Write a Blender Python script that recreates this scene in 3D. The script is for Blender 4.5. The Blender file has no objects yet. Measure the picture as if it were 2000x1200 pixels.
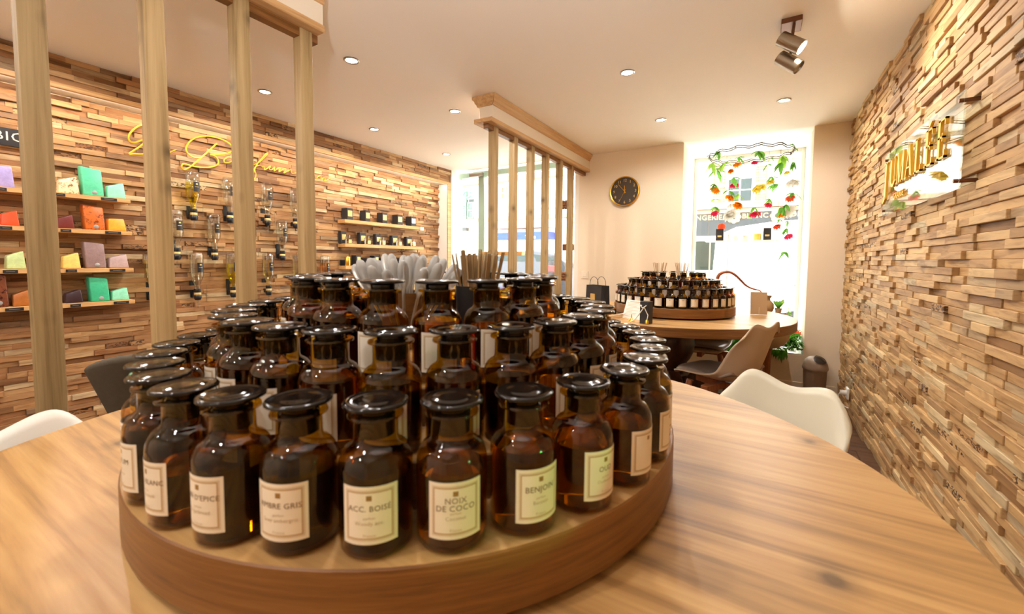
import bpy, bmesh, math, random
from math import sin, cos, pi, radians, tan, atan2, hypot, sqrt
from mathutils import Vector, Matrix, Euler

S = bpy.context.scene
COL = S.collection
rnd = random.Random(7)

# ------------------------------------------------------------------ camera
F_PX, YAW, PITCH, ROLL, CX, CY, EYE = 809.79, -.539574, .0588824, .0082757, 1000., 555.6, 1.15


def cam_matrix():
    c, s = cos(YAW), sin(YAW)
    A = Matrix(((1, 0, 0), (0, 0, -1), (0, 1, 0)))
    Ry = Matrix(((c, -s, 0), (s, c, 0), (0, 0, 1)))
    Rp = Matrix(((1, 0, 0), (0, cos(PITCH), -sin(PITCH)), (0, sin(PITCH), cos(PITCH))))
    Rr = Matrix(((cos(ROLL), -sin(ROLL), 0), (sin(ROLL), cos(ROLL), 0), (0, 0, 1)))
    return Rr @ Rp @ A @ Ry


CM = cam_matrix()
cd = bpy.data.cameras.new('camera')
cam = bpy.data.objects.new('camera', cd)
COL.objects.link(cam)
rt = CM.transposed() @ Matrix(((1, 0, 0), (0, -1, 0), (0, 0, -1)))
cam.matrix_world = Matrix.Translation((0, 0, EYE)) @ rt.to_4x4()
cd.sensor_fit = 'HORIZONTAL'
cd.sensor_width = 36
cd.lens = F_PX / 2000 * 36
cd.shift_y = -(600 - CY) / 2000
cd.clip_start = .02
cd.dof.use_dof = True
cd.dof.focus_distance = 2.3
cd.dof.aperture_fstop = 5.0
S.camera = cam

# ------------------------------------------------------------------ world, sun, exposure
W = bpy.data.worlds.new('sky')
S.world = W
W.use_nodes = True
nt = W.node_tree
bg = nt.nodes['Background']
bg.inputs[0].default_value = (.92, .96, 1, 1)
bg.inputs[1].default_value = 4.2
sd = bpy.data.lights.new('sun', 'SUN')
sd.energy = 24.0
sd.angle = .02
sd.color = (1, .96, .9)
sun = bpy.data.objects.new('sun', sd)
COL.objects.link(sun)
sun.rotation_euler = (radians(2), radians(34), 0)

S.view_settings.view_transform = 'Standard'
S.view_settings.look = 'None'
S.view_settings.gamma = 1
S.view_settings.use_curve_mapping = False
S.view_settings.exposure = 1.27
cy = S.cycles
cy.max_bounces = 10
cy.diffuse_bounces = 6
cy.glossy_bounces = 4
cy.transmission_bounces = 8
cy.transparent_max_bounces = 40
cy.caustics_reflective = False
cy.caustics_refractive = False
cy.sample_clamp_indirect = 10
cy.use_adaptive_sampling = True
cy.adaptive_threshold = .03
cy.use_denoising = True

ZC, YB, XR, XL, XN = 2.328, 4.476, .628, -3.57, -3.745
SPOT_W, LED_W = 12., 40.

# recessed ceiling spots: the eight in view and the same grid carried on behind the camera
SPOTS = [(-3.06, 1.68), (-2.13, 1.68), (-3.06, 2.65), (-2.13, 2.65), (-.76, 2.65), (-3.06, 3.66), (-.76, 3.66), (.10, 3.66),
         (-3.06, .69), (-.76, .69), (-.76, -.3), (-2.13, -.3), (-3.06, -.3), (-.76, -1.3), (-2.3, -1.3), (-.76, .69)][:-1]
for i, (x, y) in enumerate(SPOTS):
    l = bpy.data.lights.new('ceiling_spot_light', 'SPOT')
    l.energy = SPOT_W
    l.color = (1, .96, .91)
    l.spot_size = radians(172)
    l.spot_blend = .5
    l.shadow_soft_size = .034
    o = bpy.data.objects.new('ceiling_spot_light', l)
    COL.objects.link(o)
    o.location = (x, y, ZC - .022)
# unseen uplights added behind the camera to brighten the ceiling
for x, y in ((.1, -1.0), (-1.5, -1.1), (-2.9, -.5)):
    l = bpy.data.lights.new('fill_uplight', 'SPOT')
    l.energy = 7
    l.color = (1, .95, .88)
    l.spot_size = radians(150)
    l.spot_blend = .6
    l.shadow_soft_size = .06
    o = bpy.data.objects.new('fill_uplight', l)
    COL.objects.link(o)
    o.location = (x, y, 1.75)
    o.rotation_euler = (radians(180), 0, 0)
# unseen spot added near the camera, aimed up so the ceiling gets brighter
l = bpy.data.lights.new('ceiling_bounce_fill', 'SPOT')
l.energy = 70
l.color = (.96, .98, 1)
l.spot_size = radians(88)
l.spot_blend = 1
l.shadow_soft_size = .05
o = bpy.data.objects.new('ceiling_bounce_fill', l)
COL.objects.link(o)
o.location = (.1, -.3, 1.45)
o.rotation_euler = (Vector((-.75, 1.0, 2.6)) - Vector(o.location)).to_track_quat('-Z', 'Y').to_euler()
# the small green lamp whose light falls on the near labels
gl = bpy.data.lights.new('green_lamp', 'SPOT')
gl.energy = 2.6
gl.color = (.08, 1, .22)
gl.spot_size = radians(16)
gl.spot_blend = .15
gl.shadow_soft_size = .008
go = bpy.data.objects.new('green_lamp', gl)
COL.objects.link(go)
go.location = (.585, .42, 1.04)
go.rotation_euler = (Vector((-.26, .385, .925)) - Vector(go.location)).to_track_quat('-Z', 'Y').to_euler()


# ------------------------------------------------------------------ helpers
def ray(x, y):
    return CM.transposed() @ Vector(((x - CX) / F_PX, (y - CY) / F_PX, 1))


def onx(x, y, X):
    d = ray(x, y)
    return Vector((0, 0, EYE)) + d * (X / d.x)


def ony(x, y, Y):
    d = ray(x, y)
    return Vector((0, 0, EYE)) + d * (Y / d.y)


def onz(x, y, Z):
    d = ray(x, y)
    return Vector((0, 0, EYE)) + d * ((Z - EYE) / d.z)


def proj(p):
    v = CM @ (Vector(p) - Vector((0, 0, EYE)))
    return CX + F_PX * v.x / v.z, CY + F_PX * v.y / v.z, v.z


class MB:
    def __init__(s):
        s.v, s.f, s.mi, s.uv, s.tone, s.cur = [], [], [], {}, [], 0

    def add(s, vs, fs, M=None):
        b = len(s.v)
        s.v += [tuple(M @ Vector(p)) if M else tuple(p) for p in vs]
        for f in fs:
            s.f.append([b + i for i in f])
            s.mi.append(s.cur)
        return s

    def box(s, c, d, M=None, rz=0, rx=0, ry=0):
        x, y, z = d[0] / 2, d[1] / 2, d[2] / 2
        vs = [(i * x, j * y, k * z) for k in (-1, 1) for j in (-1, 1) for i in (-1, 1)]
        T = Matrix.Translation(c) @ Euler((rx, ry, rz)).to_matrix().to_4x4()
        if M: T = M @ T
        return s.add(vs, [(0, 2, 3, 1), (4, 5, 7, 6), (0, 1, 5, 4), (2, 6, 7, 3), (0, 4, 6, 2), (1, 3, 7, 5)], T)

    def bb(s, a, b, M=None):
        return s.box([(a[i] + b[i]) / 2 for i in range(3)], [abs(b[i] - a[i]) for i in range(3)], M)

    def lathe(s, prof, n=32, M=None, cap=False):
        vs, fs = [], []
        rows = []
        for r, z in prof:
            if r < 1e-6:
                rows.append([len(vs)])
                vs.append((0, 0, z))
            else:
                rows.append(list(range(len(vs), len(vs) + n)))
                vs += [(r * cos(2 * pi * i / n), r * sin(2 * pi * i / n), z) for i in range(n)]
        for a, b in zip(rows, rows[1:]):
            for i in range(n):
                j = (i + 1) % n
                if len(a) == 1 and len(b) == 1: continue
                if len(a) == 1:
                    fs.append((a[0], b[j], b[i]))
                elif len(b) == 1:
                    fs.append((a[i], a[j], b[0]))
                else:
                    fs.append((a[i], a[j], b[j], b[i]))
        return s.add(vs, fs, M)

    def cyl(s, p, q, r, r2=None, n=12):
        p, q = Vector(p), Vector(q)
        d = q - p
        M = Matrix.Translation(p) @ d.to_track_quat('Z', 'Y').to_matrix().to_4x4()
        L = d.length
        r2 = r if r2 is None else r2
        return s.lathe([(0, 0), (r, 0), (r2, L), (0, L)], n, M)

    def tube(s, pts, r, n=8, close=False):
        pts = [Vector(p) for p in pts]
        m = len(pts)
        rows = []
        up = Vector((0, 0, 1))
        prev = None
        vs = []
        for i, p in enumerate(pts):
            if close:
                t = pts[(i + 1) % m] - pts[i - 1]
            else:
                t = pts[min(i + 1, m - 1)] - pts[max(i - 1, 0)]
            t.normalize()
            if prev is None:
                a = t.orthogonal().normalized()
            else:
                a = (prev - t * prev.dot(t)).normalized()
            prev = a
            b = t.cross(a)
            rr = r[i] if isinstance(r, (list, tuple)) else r
            rows.append(list(range(len(vs), len(vs) + n)))
            vs += [tuple(p + (a * cos(2 * pi * k / n) + b * sin(2 * pi * k / n)) * rr) for k in range(n)]
        fs = []
        R = list(range(m)) if close else list(range(m - 1))
        for i in R:
            A, B = rows[i], rows[(i + 1) % m]
            for k in range(n):
                fs.append((A[k], A[(k + 1) % n], B[(k + 1) % n], B[k]))
        if not close:
            fs.append(tuple(reversed(rows[0])))
            fs.append(tuple(rows[-1]))
        return s.add(vs, fs)

    def prism(s, poly, h, M=None):
        n = len(poly)
        vs = [(x, y, 0) for x, y in poly] + [(x, y, h) for x, y in poly]
        fs = [tuple(reversed(range(n))), tuple(range(n, 2 * n))] + [(i, (i + 1) % n, n + (i + 1) % n, n + i) for i in range(n)]
        return s.add(vs, fs, M)

    def grid(s, P):
        h, w = len(P), len(P[0])
        vs = [p for r in P for p in r]
        fs = [(i * w + j, i * w + j + 1, (i + 1) * w + j + 1, (i + 1) * w + j) for i in range(h - 1) for j in range(w - 1)]
        return s.add(vs, fs)

    def mesh(s, name, mats=None, smooth=False, bevel=0, seg=1, fix=True):
        me = bpy.data.meshes.new(name)
        me.from_pydata(s.v, [], s.f)
        if mats is not None:
            for m in (mats if isinstance(mats, list) else [mats]): me.materials.append(m)
            if isinstance(mats, list): me.polygons.foreach_set('material_index', s.mi)
        if bevel or fix:
            bm = bmesh.new()
            bm.from_mesh(me)
            if bevel:
                es = [e for e in bm.edges if len(e.link_faces) == 2 and e.calc_face_angle(0) > .6]
                bmesh.ops.bevel(bm, geom=es, offset=bevel, segments=seg, affect='EDGES', profile=.5)
            if fix: bmesh.ops.recalc_face_normals(bm, faces=bm.faces)
            bm.to_mesh(me)
            bm.free()
        if smooth:
            me.shade_smooth()
            if smooth != 'all': me.set_sharp_from_angle(angle=radians(smooth if smooth is not True else 40))
        return me

    def build(s, name, mats, parent=None, smooth=False, bevel=0, seg=1, loc=None, rot=None, fix=True):
        return obj(name, s.mesh(name, mats, smooth, bevel, seg, fix), parent, loc, rot)


def obj(name, me, parent=None, loc=None, rot=None):
    o = bpy.data.objects.new(name, me)
    COL.objects.link(o)
    if parent: o.parent = parent
    if loc is not None: o.location = loc
    if rot is not None: o.rotation_euler = rot
    return o


def tag(o, label, cat, group=None, kind=None):
    o['label'] = label
    o['category'] = cat
    if group: o['group'] = group
    if kind: o['kind'] = kind
    return o


def struct(o, label=None):
    o['kind'] = 'structure'
    if label: o['label'] = label
    return o


def thing(name, label, cat, loc=(0, 0, 0), rz=0, group=None):
    o = bpy.data.objects.new(name, None)
    o.empty_display_size = .05
    COL.objects.link(o)
    o.location = loc
    o.rotation_euler = (0, 0, rz)
    return tag(o, label, cat, group)


def dup(root, loc, rz=0, label=None, group=None):
    r = root.copy()
    COL.objects.link(r)
    r.location = loc
    r.rotation_euler = (0, 0, rz)
    if label: r['label'] = label
    if group: r['group'] = group

    def rec(a, b):
        for ch in list(a.children):
            c = ch.copy()
            COL.objects.link(c)
            c.parent = b
            rec(ch, c)
    rec(root, r)
    return r


FONT_CACHE = {}


def text_mb(body, size, depth=.001, align='CENTER', space=1.0, yscale=1.0, ital=0, bold=0):
    """flat lettering as mesh data: x right, y up, z out"""
    key = (body, size, depth, align, space, yscale, ital, bold)
    if key in FONT_CACHE: return FONT_CACHE[key]
    cu = bpy.data.curves.new('lettering', 'FONT')
    cu.body = body
    cu.size = size
    cu.align_x = align
    cu.align_y = 'CENTER'
    cu.extrude = depth / 2
    cu.space_character = space
    cu.shear = ital
    cu.offset = bold
    cu.resolution_u = 2
    o = bpy.data.objects.new('lettering', cu)
    COL.objects.link(o)
    dg = bpy.context.evaluated_depsgraph_get()
    dg.update()
    me = bpy.data.meshes.new_from_object(o.evaluated_get(dg))
    vs = [(v.co.x, v.co.y * yscale, v.co.z) for v in me.vertices]
    fs = [tuple(p.vertices) for p in me.polygons]
    bpy.data.objects.remove(o)
    bpy.data.curves.remove(cu)
    bpy.data.meshes.remove(me)
    FONT_CACHE[key] = (vs, fs)
    return vs, fs


ORD = ['first', 'second', 'third', 'fourth', 'fifth', 'sixth', 'seventh', 'eighth', 'ninth', 'tenth', 'eleventh', 'twelfth',
       'thirteenth', 'fourteenth', 'fifteenth', 'sixteenth', 'seventeenth', 'eighteenth', 'nineteenth', 'twentieth', 'twenty-first', 'twenty-second', 'twenty-third', 'twenty-fourth', 'twenty-fifth']


# ------------------------------------------------------------------ materials
def lin(c):
    return tuple((x / 12.92 if x <= .04045 else ((x + .055) / 1.055) ** 2.4) for x in [k / 255 for k in c])


class NT:
    def __init__(s, name):
        s.m = bpy.data.materials.new(name)
        s.m.use_nodes = True
        s.t = s.m.node_tree
        s.b = s.t.nodes['Principled BSDF']
        s.out = s.t.nodes['Material Output']

    def n(s, typ, **kw):
        x = s.t.nodes.new(typ)
        for k, v in kw.items(): setattr(x, k, v)
        return x

    def l(s, a, b):
        s.t.links.new(a, b)

    def set(s, **kw):
        for k, v in kw.items():
            s.b.inputs[k.replace('_', ' ')].default_value = v

    def math(s, op, a, b=None):
        x = s.n('ShaderNodeMath', operation=op)
        for i, v in enumerate((a, b)):
            if v is None: continue
            if isinstance(v, (int, float)):
                x.inputs[i].default_value = v
            else:
                s.l(v, x.inputs[i])
        return x.outputs[0]

    def mix(s, fac, a, b, blend='MIX'):
        x = s.n('ShaderNodeMix', data_type='RGBA', blend_type=blend)
        for i, v in ((0, fac), (6, a), (7, b)):
            if isinstance(v, (int, float)):
                x.inputs[i].default_value = v
            elif isinstance(v, tuple):
                x.inputs[i].default_value = (*v, 1)[:4]
            else:
                s.l(v, x.inputs[i])
        return x.outputs[2]

    def noise(s, vec, scale, detail=3, rough=.55, dist=0):
        x = s.n('ShaderNodeTexNoise')
        x.inputs['Scale'].default_value = scale
        x.inputs['Detail'].default_value = detail
        x.inputs['Roughness'].default_value = rough
        x.inputs['Distortion'].default_value = dist
        if vec is not None: s.l(vec, x.inputs['Vector'])
        return x.outputs['Fac']

    def ramp(s, fac, stops):
        x = s.n('ShaderNodeValToRGB')
        e = x.color_ramp.elements
        while len(e) < len(stops): e.new(.5)
        for i, (p, c) in enumerate(stops):
            e[i].position = p
            e[i].color = (*c, 1)[:4]
        s.l(fac, x.inputs[0])
        return x.outputs[0]

    def mapping(s, src, scale, rot=(0, 0, 0), loc=None):
        x = s.n('ShaderNodeMapping')
        x.inputs['Scale'].default_value = scale
        x.inputs['Rotation'].default_value = rot
        s.l(src, x.inputs['Vector'])
        if loc is not None: s.l(loc, x.inputs['Location'])
        return x.outputs[0]

    def bump(s, h, strength=.3, dist=.002):
        x = s.n('ShaderNodeBump')
        x.inputs['Strength'].default_value = strength
        x.inputs['Distance'].default_value = dist
        s.l(h, x.inputs['Height'])
        s.l(x.outputs[0], s.b.inputs['Normal'])


def plain(name, rgb, rough=.5, metal=0., coat=0., spec=.5, bump=0, bscale=200, var=0):
    k = NT(name)
    c = lin(rgb)
    k.set(Roughness=rough, Metallic=metal)
    k.b.inputs['Base Color'].default_value = (*c, 1)
    k.b.inputs['Coat Weight'].default_value = coat
    k.b.inputs['Specular IOR Level'].default_value = spec
    if bump or var:
        tc = k.n('ShaderNodeTexCoord').outputs['Object']
        nz = k.noise(tc, bscale, 3)
        if bump: k.bump(nz, bump, .001)
        if var:
            n2 = k.noise(tc, bscale * .1, 2)
            k.l(k.mix(n2, tuple(v * (1 - var) for v in c), tuple(min(1, v * (1 + var)) for v in c)), k.b.inputs['Base Color'])
    return k.m


def emit(name, rgb, strength):
    k = NT(name)
    k.set(Roughness=.4)
    k.b.inputs['Base Color'].default_value = (.8, .8, .8, 1)
    k.b.inputs['Emission Color'].default_value = (*lin(rgb), 1)
    k.b.inputs['Emission Strength'].default_value = strength
    return k.m


def wood(name, dark, mid, light, scale=(2, 22, 22), rough=.45, spec=.4, rot=(0, 0, 0), rand=False, knots=0, flat=False, fine=1., bump=.15, coat=0):
    """grain runs along the local axis whose scale is small"""
    k = NT(name)
    src = k.n('ShaderNodeTexCoord').outputs['Object']
    if rand:
        oi = k.n('ShaderNodeObjectInfo').outputs['Random']
        off = k.math('MULTIPLY', oi, 37.)
        cb = k.n('ShaderNodeCombineXYZ')
        k.l(off, cb.inputs[0]); k.l(off, cb.inputs[1]); k.l(off, cb.inputs[2])
        v = k.mapping(src, scale, rot, cb.outputs[0])
    else:
        v = k.mapping(src, scale, rot)
    a = k.noise(v, 1.0, 5, .6, 1.2)
    b = k.noise(v, 5.0, 3, .6, .4)
    f = k.math('ADD', k.math('MULTIPLY', a, .75), k.math('MULTIPLY', b, .25 * fine))
    col = k.ramp(f, [(.30, lin(dark)), (.48, lin(mid)), (.68, lin(light))])
    if knots:
        v2 = k.mapping(src, (knots, knots, knots), rot, cb.outputs[0] if rand else None)
        vo = k.n('ShaderNodeTexVoronoi')
        vo.inputs['Scale'].default_value = 1.
        if flat: vo.voronoi_dimensions = '2D'
        k.l(v2, vo.inputs['Vector'])
        d = k.math('ADD', vo.outputs['Distance'], k.math('MULTIPLY', k.math('SUBTRACT', a, .5), .12))
        kn = k.ramp(d, [(.02, (1, 1, 1)), (.045, (.4, .4, .4)), (.10, (0, 0, 0))] if flat else [(.05, (1, 1, 1)), (.13, (.45, .45, .45)), (.25, (0, 0, 0))])
        col = k.mix(k.math('MULTIPLY', kn, .75), col, lin([int(x * .55) for x in dark]))
    if rand:
        hv = k.n('ShaderNodeHueSaturation')
        k.l(col, hv.inputs['Color'])
        k.l(k.math('ADD', k.math('MULTIPLY', oi, .3), .85), hv.inputs['Value'])
        col = hv.outputs[0]
    k.l(col, k.b.inputs['Base Color'])
    k.set(Roughness=rough)
    k.b.inputs['Specular IOR Level'].default_value = spec
    k.b.inputs['Coat Weight'].default_value = coat
    k.b.inputs['Coat Roughness'].default_value = .15
    if bump: k.bump(b, bump, .001)
    return k.m


def block_wood(name, stops, worm=.05):
    """wall blocks: every block takes its own tone from its object or, in the joined mass, from the mesh"""
    k = NT(name)
    at = k.n('ShaderNodeAttribute', attribute_name='tone')
    oi = k.n('ShaderNodeObjectInfo').outputs['Random']
    inst = k.n('ShaderNodeAttribute', attribute_name='single', attribute_type='OBJECT').outputs['Fac']
    t = k.math('FRACT', k.math('ADD', at.outputs['Fac'], k.math('MULTIPLY', oi, inst)))
    pos = k.n('ShaderNodeNewGeometry').outputs['Position']
    off = k.math('MULTIPLY', t, 83.)
    cb = k.n('ShaderNodeCombineXYZ')
    for i in range(3): k.l(off, cb.inputs[i])
    v = k.mapping(pos, (30, 5, 42), (0, 0, 0), cb.outputs[0])
    g = k.noise(v, 1., 4, .6, 1.0)
    base = k.ramp(t, stops)
    grain = k.ramp(g, [(.3, (.62, .55, .48)), (.52, (1, 1, 1)), (.75, (1.18, 1.15, 1.1))])
    col = k.mix(1., base, grain, 'MULTIPLY')
    v3 = k.mapping(pos, (40, 32, 70), (0, 0, 0), cb.outputs[0])
    w = k.noise(v3, 1., 3, .7, .8)
    isworm = k.math('GREATER_THAN', k.math('FRACT', k.math('MULTIPLY', t, 57.)), 1 - worm)
    pit = k.math('MULTIPLY', k.ramp(w, [(.44, (1, 1, 1)), (.50, (0, 0, 0))]), isworm)
    col = k.mix(pit, col, lin((84, 58, 38)))
    k.l(col, k.b.inputs['Base Color'])
    k.set(Roughness=.62)
    k.b.inputs['Specular IOR Level'].default_value = .25
    h = k.math('SUBTRACT', k.math('MULTIPLY', g, .5), k.math('MULTIPLY', pit, 4))
    k.bump(h, .45, .002)
    return k.m


def shell(name, tint, ior=1.5, rough=.015, refl=1.0):
    """thin glass: tinted see-through with a Fresnel reflection"""
    k = NT(name)
    t = k.t
    t.nodes.remove(k.b)
    tr = k.n('ShaderNodeBsdfTransparent')
    tr.inputs[0].default_value = (*tint, 1)
    gl = k.n('ShaderNodeBsdfGlossy')
    gl.inputs['Color'].default_value = (refl, refl, refl, 1)
    gl.inputs['Roughness'].default_value = rough
    fr = k.n('ShaderNodeFresnel')
    bf = k.n('ShaderNodeNewGeometry').outputs['Backfacing']
    k.l(k.math('ADD', k.math('MULTIPLY', bf, 1 / ior - ior), ior), fr.inputs['IOR'])
    mx = k.n('ShaderNodeMixShader')
    k.l(fr.outputs[0], mx.inputs[0]); k.l(tr.outputs[0], mx.inputs[1]); k.l(gl.outputs[0], mx.inputs[2])
    k.l(mx.outputs[0], k.out.inputs[0])
    return k.m


def refract(name, rgb, ior=1.36, rough=0.):
    k = NT(name)
    k.b.inputs['Base Color'].default_value = (*rgb, 1)
    k.b.inputs['Transmission Weight'].default_value = 1
    k.set(Roughness=rough, IOR=ior)
    return k.m


def label_mat(name, paper, ink, border=(.05, .045), gold=None):
    """printed paper: a double rule round the edge and a small square near the top"""
    k = NT(name)
    uv = k.n('ShaderNodeUVMap').outputs[0]
    sp = k.n('ShaderNodeSeparateXYZ')
    k.l(uv, sp.inputs[0])
    u, v = sp.outputs[0], sp.outputs[1]
    du = k.math('MINIMUM', u, k.math('SUBTRACT', 1., u))
    dv = k.math('MINIMUM', v, k.math('SUBTRACT', 1., v))
    d = k.math('MINIMUM', du, dv)

    def band(a, b):
        return k.math('MULTIPLY', k.math('GREATER_THAN', d, a), k.math('LESS_THAN', d, b))
    line = k.math('ADD', band(.065, .075), band(.085, .115))
    sq = k.math('MULTIPLY', k.math('LESS_THAN', k.math('ABSOLUTE', k.math('SUBTRACT', u, .5)), .048),
                k.math('LESS_THAN', k.math('ABSOLUTE', k.math('SUBTRACT', v, .80)), .045))
    col = k.mix(k.math('MULTIPLY', line, .85), lin(paper), lin(ink))
    col = k.mix(sq, col, lin(gold or ink))
    k.l(col, k.b.inputs['Base Color'])
    k.set(Roughness=.6)
    return k.m


M = {}
M['cream'] = plain('cream_paint', (234, 218, 194), .7, bump=.05, bscale=120)
M['ceil'] = plain('ceiling_paint', (246, 239, 228), .75, bump=.05, bscale=60)
M['white'] = plain('white_paint', (240, 236, 228), .55)
M['trimwhite'] = plain('header_panel_paint', (232, 220, 200), .55)
M['oak'] = wood('table_oak', (126, 94, 58), (184, 142, 88), (210, 171, 114), (.8, 14, 14), .42, .45, knots=2.4, flat=True)
M['oakedge'] = wood('table_edge', (92, 58, 26), (122, 80, 38), (144, 99, 52), (3, 3, 70), .4, .4)
M['post'] = wood('post_pine', (122, 98, 62), (160, 134, 92), (182, 156, 114), (22, 22, .9), .6, .25, rand=True, knots=6.0)
M['postoak'] = wood('trim_oak', (168, 126, 80), (200, 158, 108), (218, 182, 134), (20, 1.2, 30), .5, .3)
M['shelf'] = wood('shelf_oak', (176, 128, 76), (206, 160, 104), (222, 182, 128), (20, 1.5, 30), .5, .3)
M['floor'] = wood('floor_walnut', (70, 44, 28), (104, 70, 48), (132, 94, 66), (1.6, 18, 18), .42, .4, rand=True)
M['darkwood'] = wood('pedestal_walnut', (34, 18, 10), (62, 34, 20), (88, 52, 32), (9, 9, 3), .3, .5, coat=.3)
M['legwood'] = wood('chair_leg_beech', (118, 66, 36), (150, 90, 52), (172, 110, 68), (18, 18, 2), .45, .4)
STR = [(0, lin((143, 105, 66))), (.12, lin((189, 151, 102))), (.35, lin((201, 165, 115))), (.5, lin((177, 137, 91))), (.66, lin((212, 179, 129))), (.82, lin((163, 125, 82))), (.93, lin((192, 172, 137))), (1, lin((221, 194, 146)))]
M['blockR'] = block_wood('teak_blocks_right', STR, .055)
STL = [(0, lin((121, 83, 53))), (.15, lin((178, 134, 90))), (.32, lin((152, 106, 69))), (.48, lin((197, 159, 112))), (.62, lin((164, 120, 80))), (.78, lin((134, 105, 79))), (.88, lin((213, 187, 146))), (1, lin((181, 136, 88)))]
M['blockL'] = block_wood('teak_blocks_left', STL, .05)
M['amber'] = shell('amber_glass', (.73, .50, .05), 1.5, .025)
M['liqdark'] = refract('dark_liquid', (.10, .045, .010))
M['liqamber'] = refract('amber_liquid', (.70, .38, .05))
M['stopper'] = plain('stopper_glass', (20, 14, 11), .1, spec=.42)
M['paper'] = label_mat('label_paper', (232, 222, 204), (176, 140, 84), gold=(150, 112, 52))
M['ink'] = plain('label_ink', (120, 92, 58), .6)
M['inkpale'] = plain('label_ink_pale', (190, 168, 134), .6)
M['clear'] = shell('clear_glass', (.89, .905, .895), 1.6)
M['pumpglass'] = shell('bottle_glass', (.86, .875, .865), 2.0, .04)
M['pane'] = shell('window_glass', (.95, .97, .96), 1.35)
M['acrylic'] = shell('acrylic_sheet', (.93, .95, .93), 1.5)
M['black'] = plain('black_plastic', (26, 25, 27), .35)
M['blackcard'] = plain('black_card', (44, 42, 44), .6, bump=.1)
M['gold'] = plain('gold_metal', (232, 184, 74), .28, 1.)
M['goldflat'] = plain('gold_lettering', (238, 186, 62), .38, .55)
M['goldpaper'] = plain('gold_paper', (226, 196, 128), .4, .4)
M['steel'] = plain('brushed_steel', (172, 164, 152), .32, 1.)
M['bronze'] = plain('bronze_plate', (120, 78, 52), .4, .6)
M['chairwhite'] = plain('white_shell', (236, 233, 224), .35, spec=.5)
M['chairgreige'] = plain('greige_shell', (214, 208, 186), .38)
M['chairtaupe'] = plain('taupe_shell', (196, 174, 148), .4)
M['cushion'] = plain('taupe_leather', (150, 132, 118), .32)
M['fabric'] = plain('grey_felt', (84, 76, 64), .9, bump=.6, bscale=500, var=.15)
M['bin'] = plain('taupe_plastic', (150, 128, 108), .42)
M['binlid'] = plain('dark_swing_flap', (52, 46, 44), .2)
M['switch'] = plain('switch_plastic', (232, 220, 200), .4)
M['lamp'] = emit('lamp_glow', (255, 242, 222), 110)
M['led'] = emit('led_strip', (255, 240, 218), LED_W)
M['copper'] = plain('copper', (172, 106, 76), .34, 1.)
M['pipette'] = NT('pipette_plastic').m
kk = M['pipette'].node_tree.nodes['Principled BSDF']
kk.inputs['Base Color'].default_value = (.95, .94, .92, 1)
kk.inputs['Roughness'].default_value = .28
kk.inputs['Transmission Weight'].default_value = .68
kk.inputs['IOR'].default_value = 1.3
M['stick'] = wood('stick_wood', (150, 112, 72), (184, 146, 102), (206, 172, 130), (60, 60, 6), .6, .2)
M['kraft'] = plain('kraft_card', (196, 172, 140), .7)
M['burlap'] = plain('burlap', (176, 140, 96), .9, bump=.8, bscale=300, var=.2)
M['facade'] = plain('street_render', (240, 232, 220), .9, bump=.1, bscale=8)
M['facade2'] = plain('street_mould', (150, 124, 102), .9)
M['shutter'] = plain('shutter_grey', (150, 130, 108), .7)
M['shuttergreen'] = plain('shutter_green', (104, 128, 114), .7)
M['signgrey'] = plain('sign_grey', (46, 48, 49), .6)
M['signgold'] = plain('sign_letters', (196, 150, 90), .5)
M['asphalt'] = plain('asphalt', (168, 164, 158), .9, bump=.4, bscale=150)
M['carwhite'] = plain('car_white', (244, 244, 244), .25, coat=.5)
M['carblack'] = plain('car_graphite', (58, 58, 62), .2, .3, coat=.6)
M['carglass'] = plain('car_glass', (34, 46, 42), .08)
M['tyre'] = plain('tyre', (40, 40, 42), .8)
M['red'] = plain('tail_light', (210, 40, 36), .2)
M['blue'] = plain('sign_blue', (30, 56, 140), .5)
M['doorgreen'] = plain('door_frame_green', (150, 172, 152), .5)
M['leaf'] = plain('fern_leaf', (86, 140, 62), .5, var=.35, bscale=60)
M['leaf2'] = plain('pale_leaf', (148, 186, 80), .5, var=.2, bscale=60)
M['orange'] = plain('orange_petal', (244, 142, 36), .6)
M['pink'] = plain('pink_petal', (214, 52, 92), .6)
M['coral'] = plain('coral_petal', (226, 96, 66), .6)
M['yellow'] = plain('yellow_petal', (232, 200, 70), .6)
M['whitepetal'] = plain('white_petal', (244, 240, 228), .6)
M['string'] = plain('string', (160, 140, 110), .8)
M['wire'] = plain('hoop_wire', (58, 46, 38), .6)
M['tagblack'] = plain('price_tag', (34, 30, 30), .4)
M['taggrey'] = plain('price_tag_print', (122, 114, 108), .5)


def leafy(name, rgb, tr=.5):
    k = NT(name)
    c = (*lin(rgb), 1)
    k.t.nodes.remove(k.b)
    d = k.n('ShaderNodeBsdfDiffuse')
    t_ = k.n('ShaderNodeBsdfTranslucent')
    tc = k.n('ShaderNodeTexCoord').outputs['Object']
    col = k.mix(k.noise(tc, 25, 2), tuple(x * .7 for x in c[:3]), tuple(min(1, x * 1.25) for x in c[:3]))
    k.l(col, d.inputs[0]); k.l(col, t_.inputs[0])
    mx = k.n('ShaderNodeMixShader')
    mx.inputs[0].default_value = tr
    k.l(d.outputs[0], mx.inputs[1]); k.l(t_.outputs[0], mx.inputs[2])
    k.l(mx.outputs[0], k.out.inputs[0])
    return k.m


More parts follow.
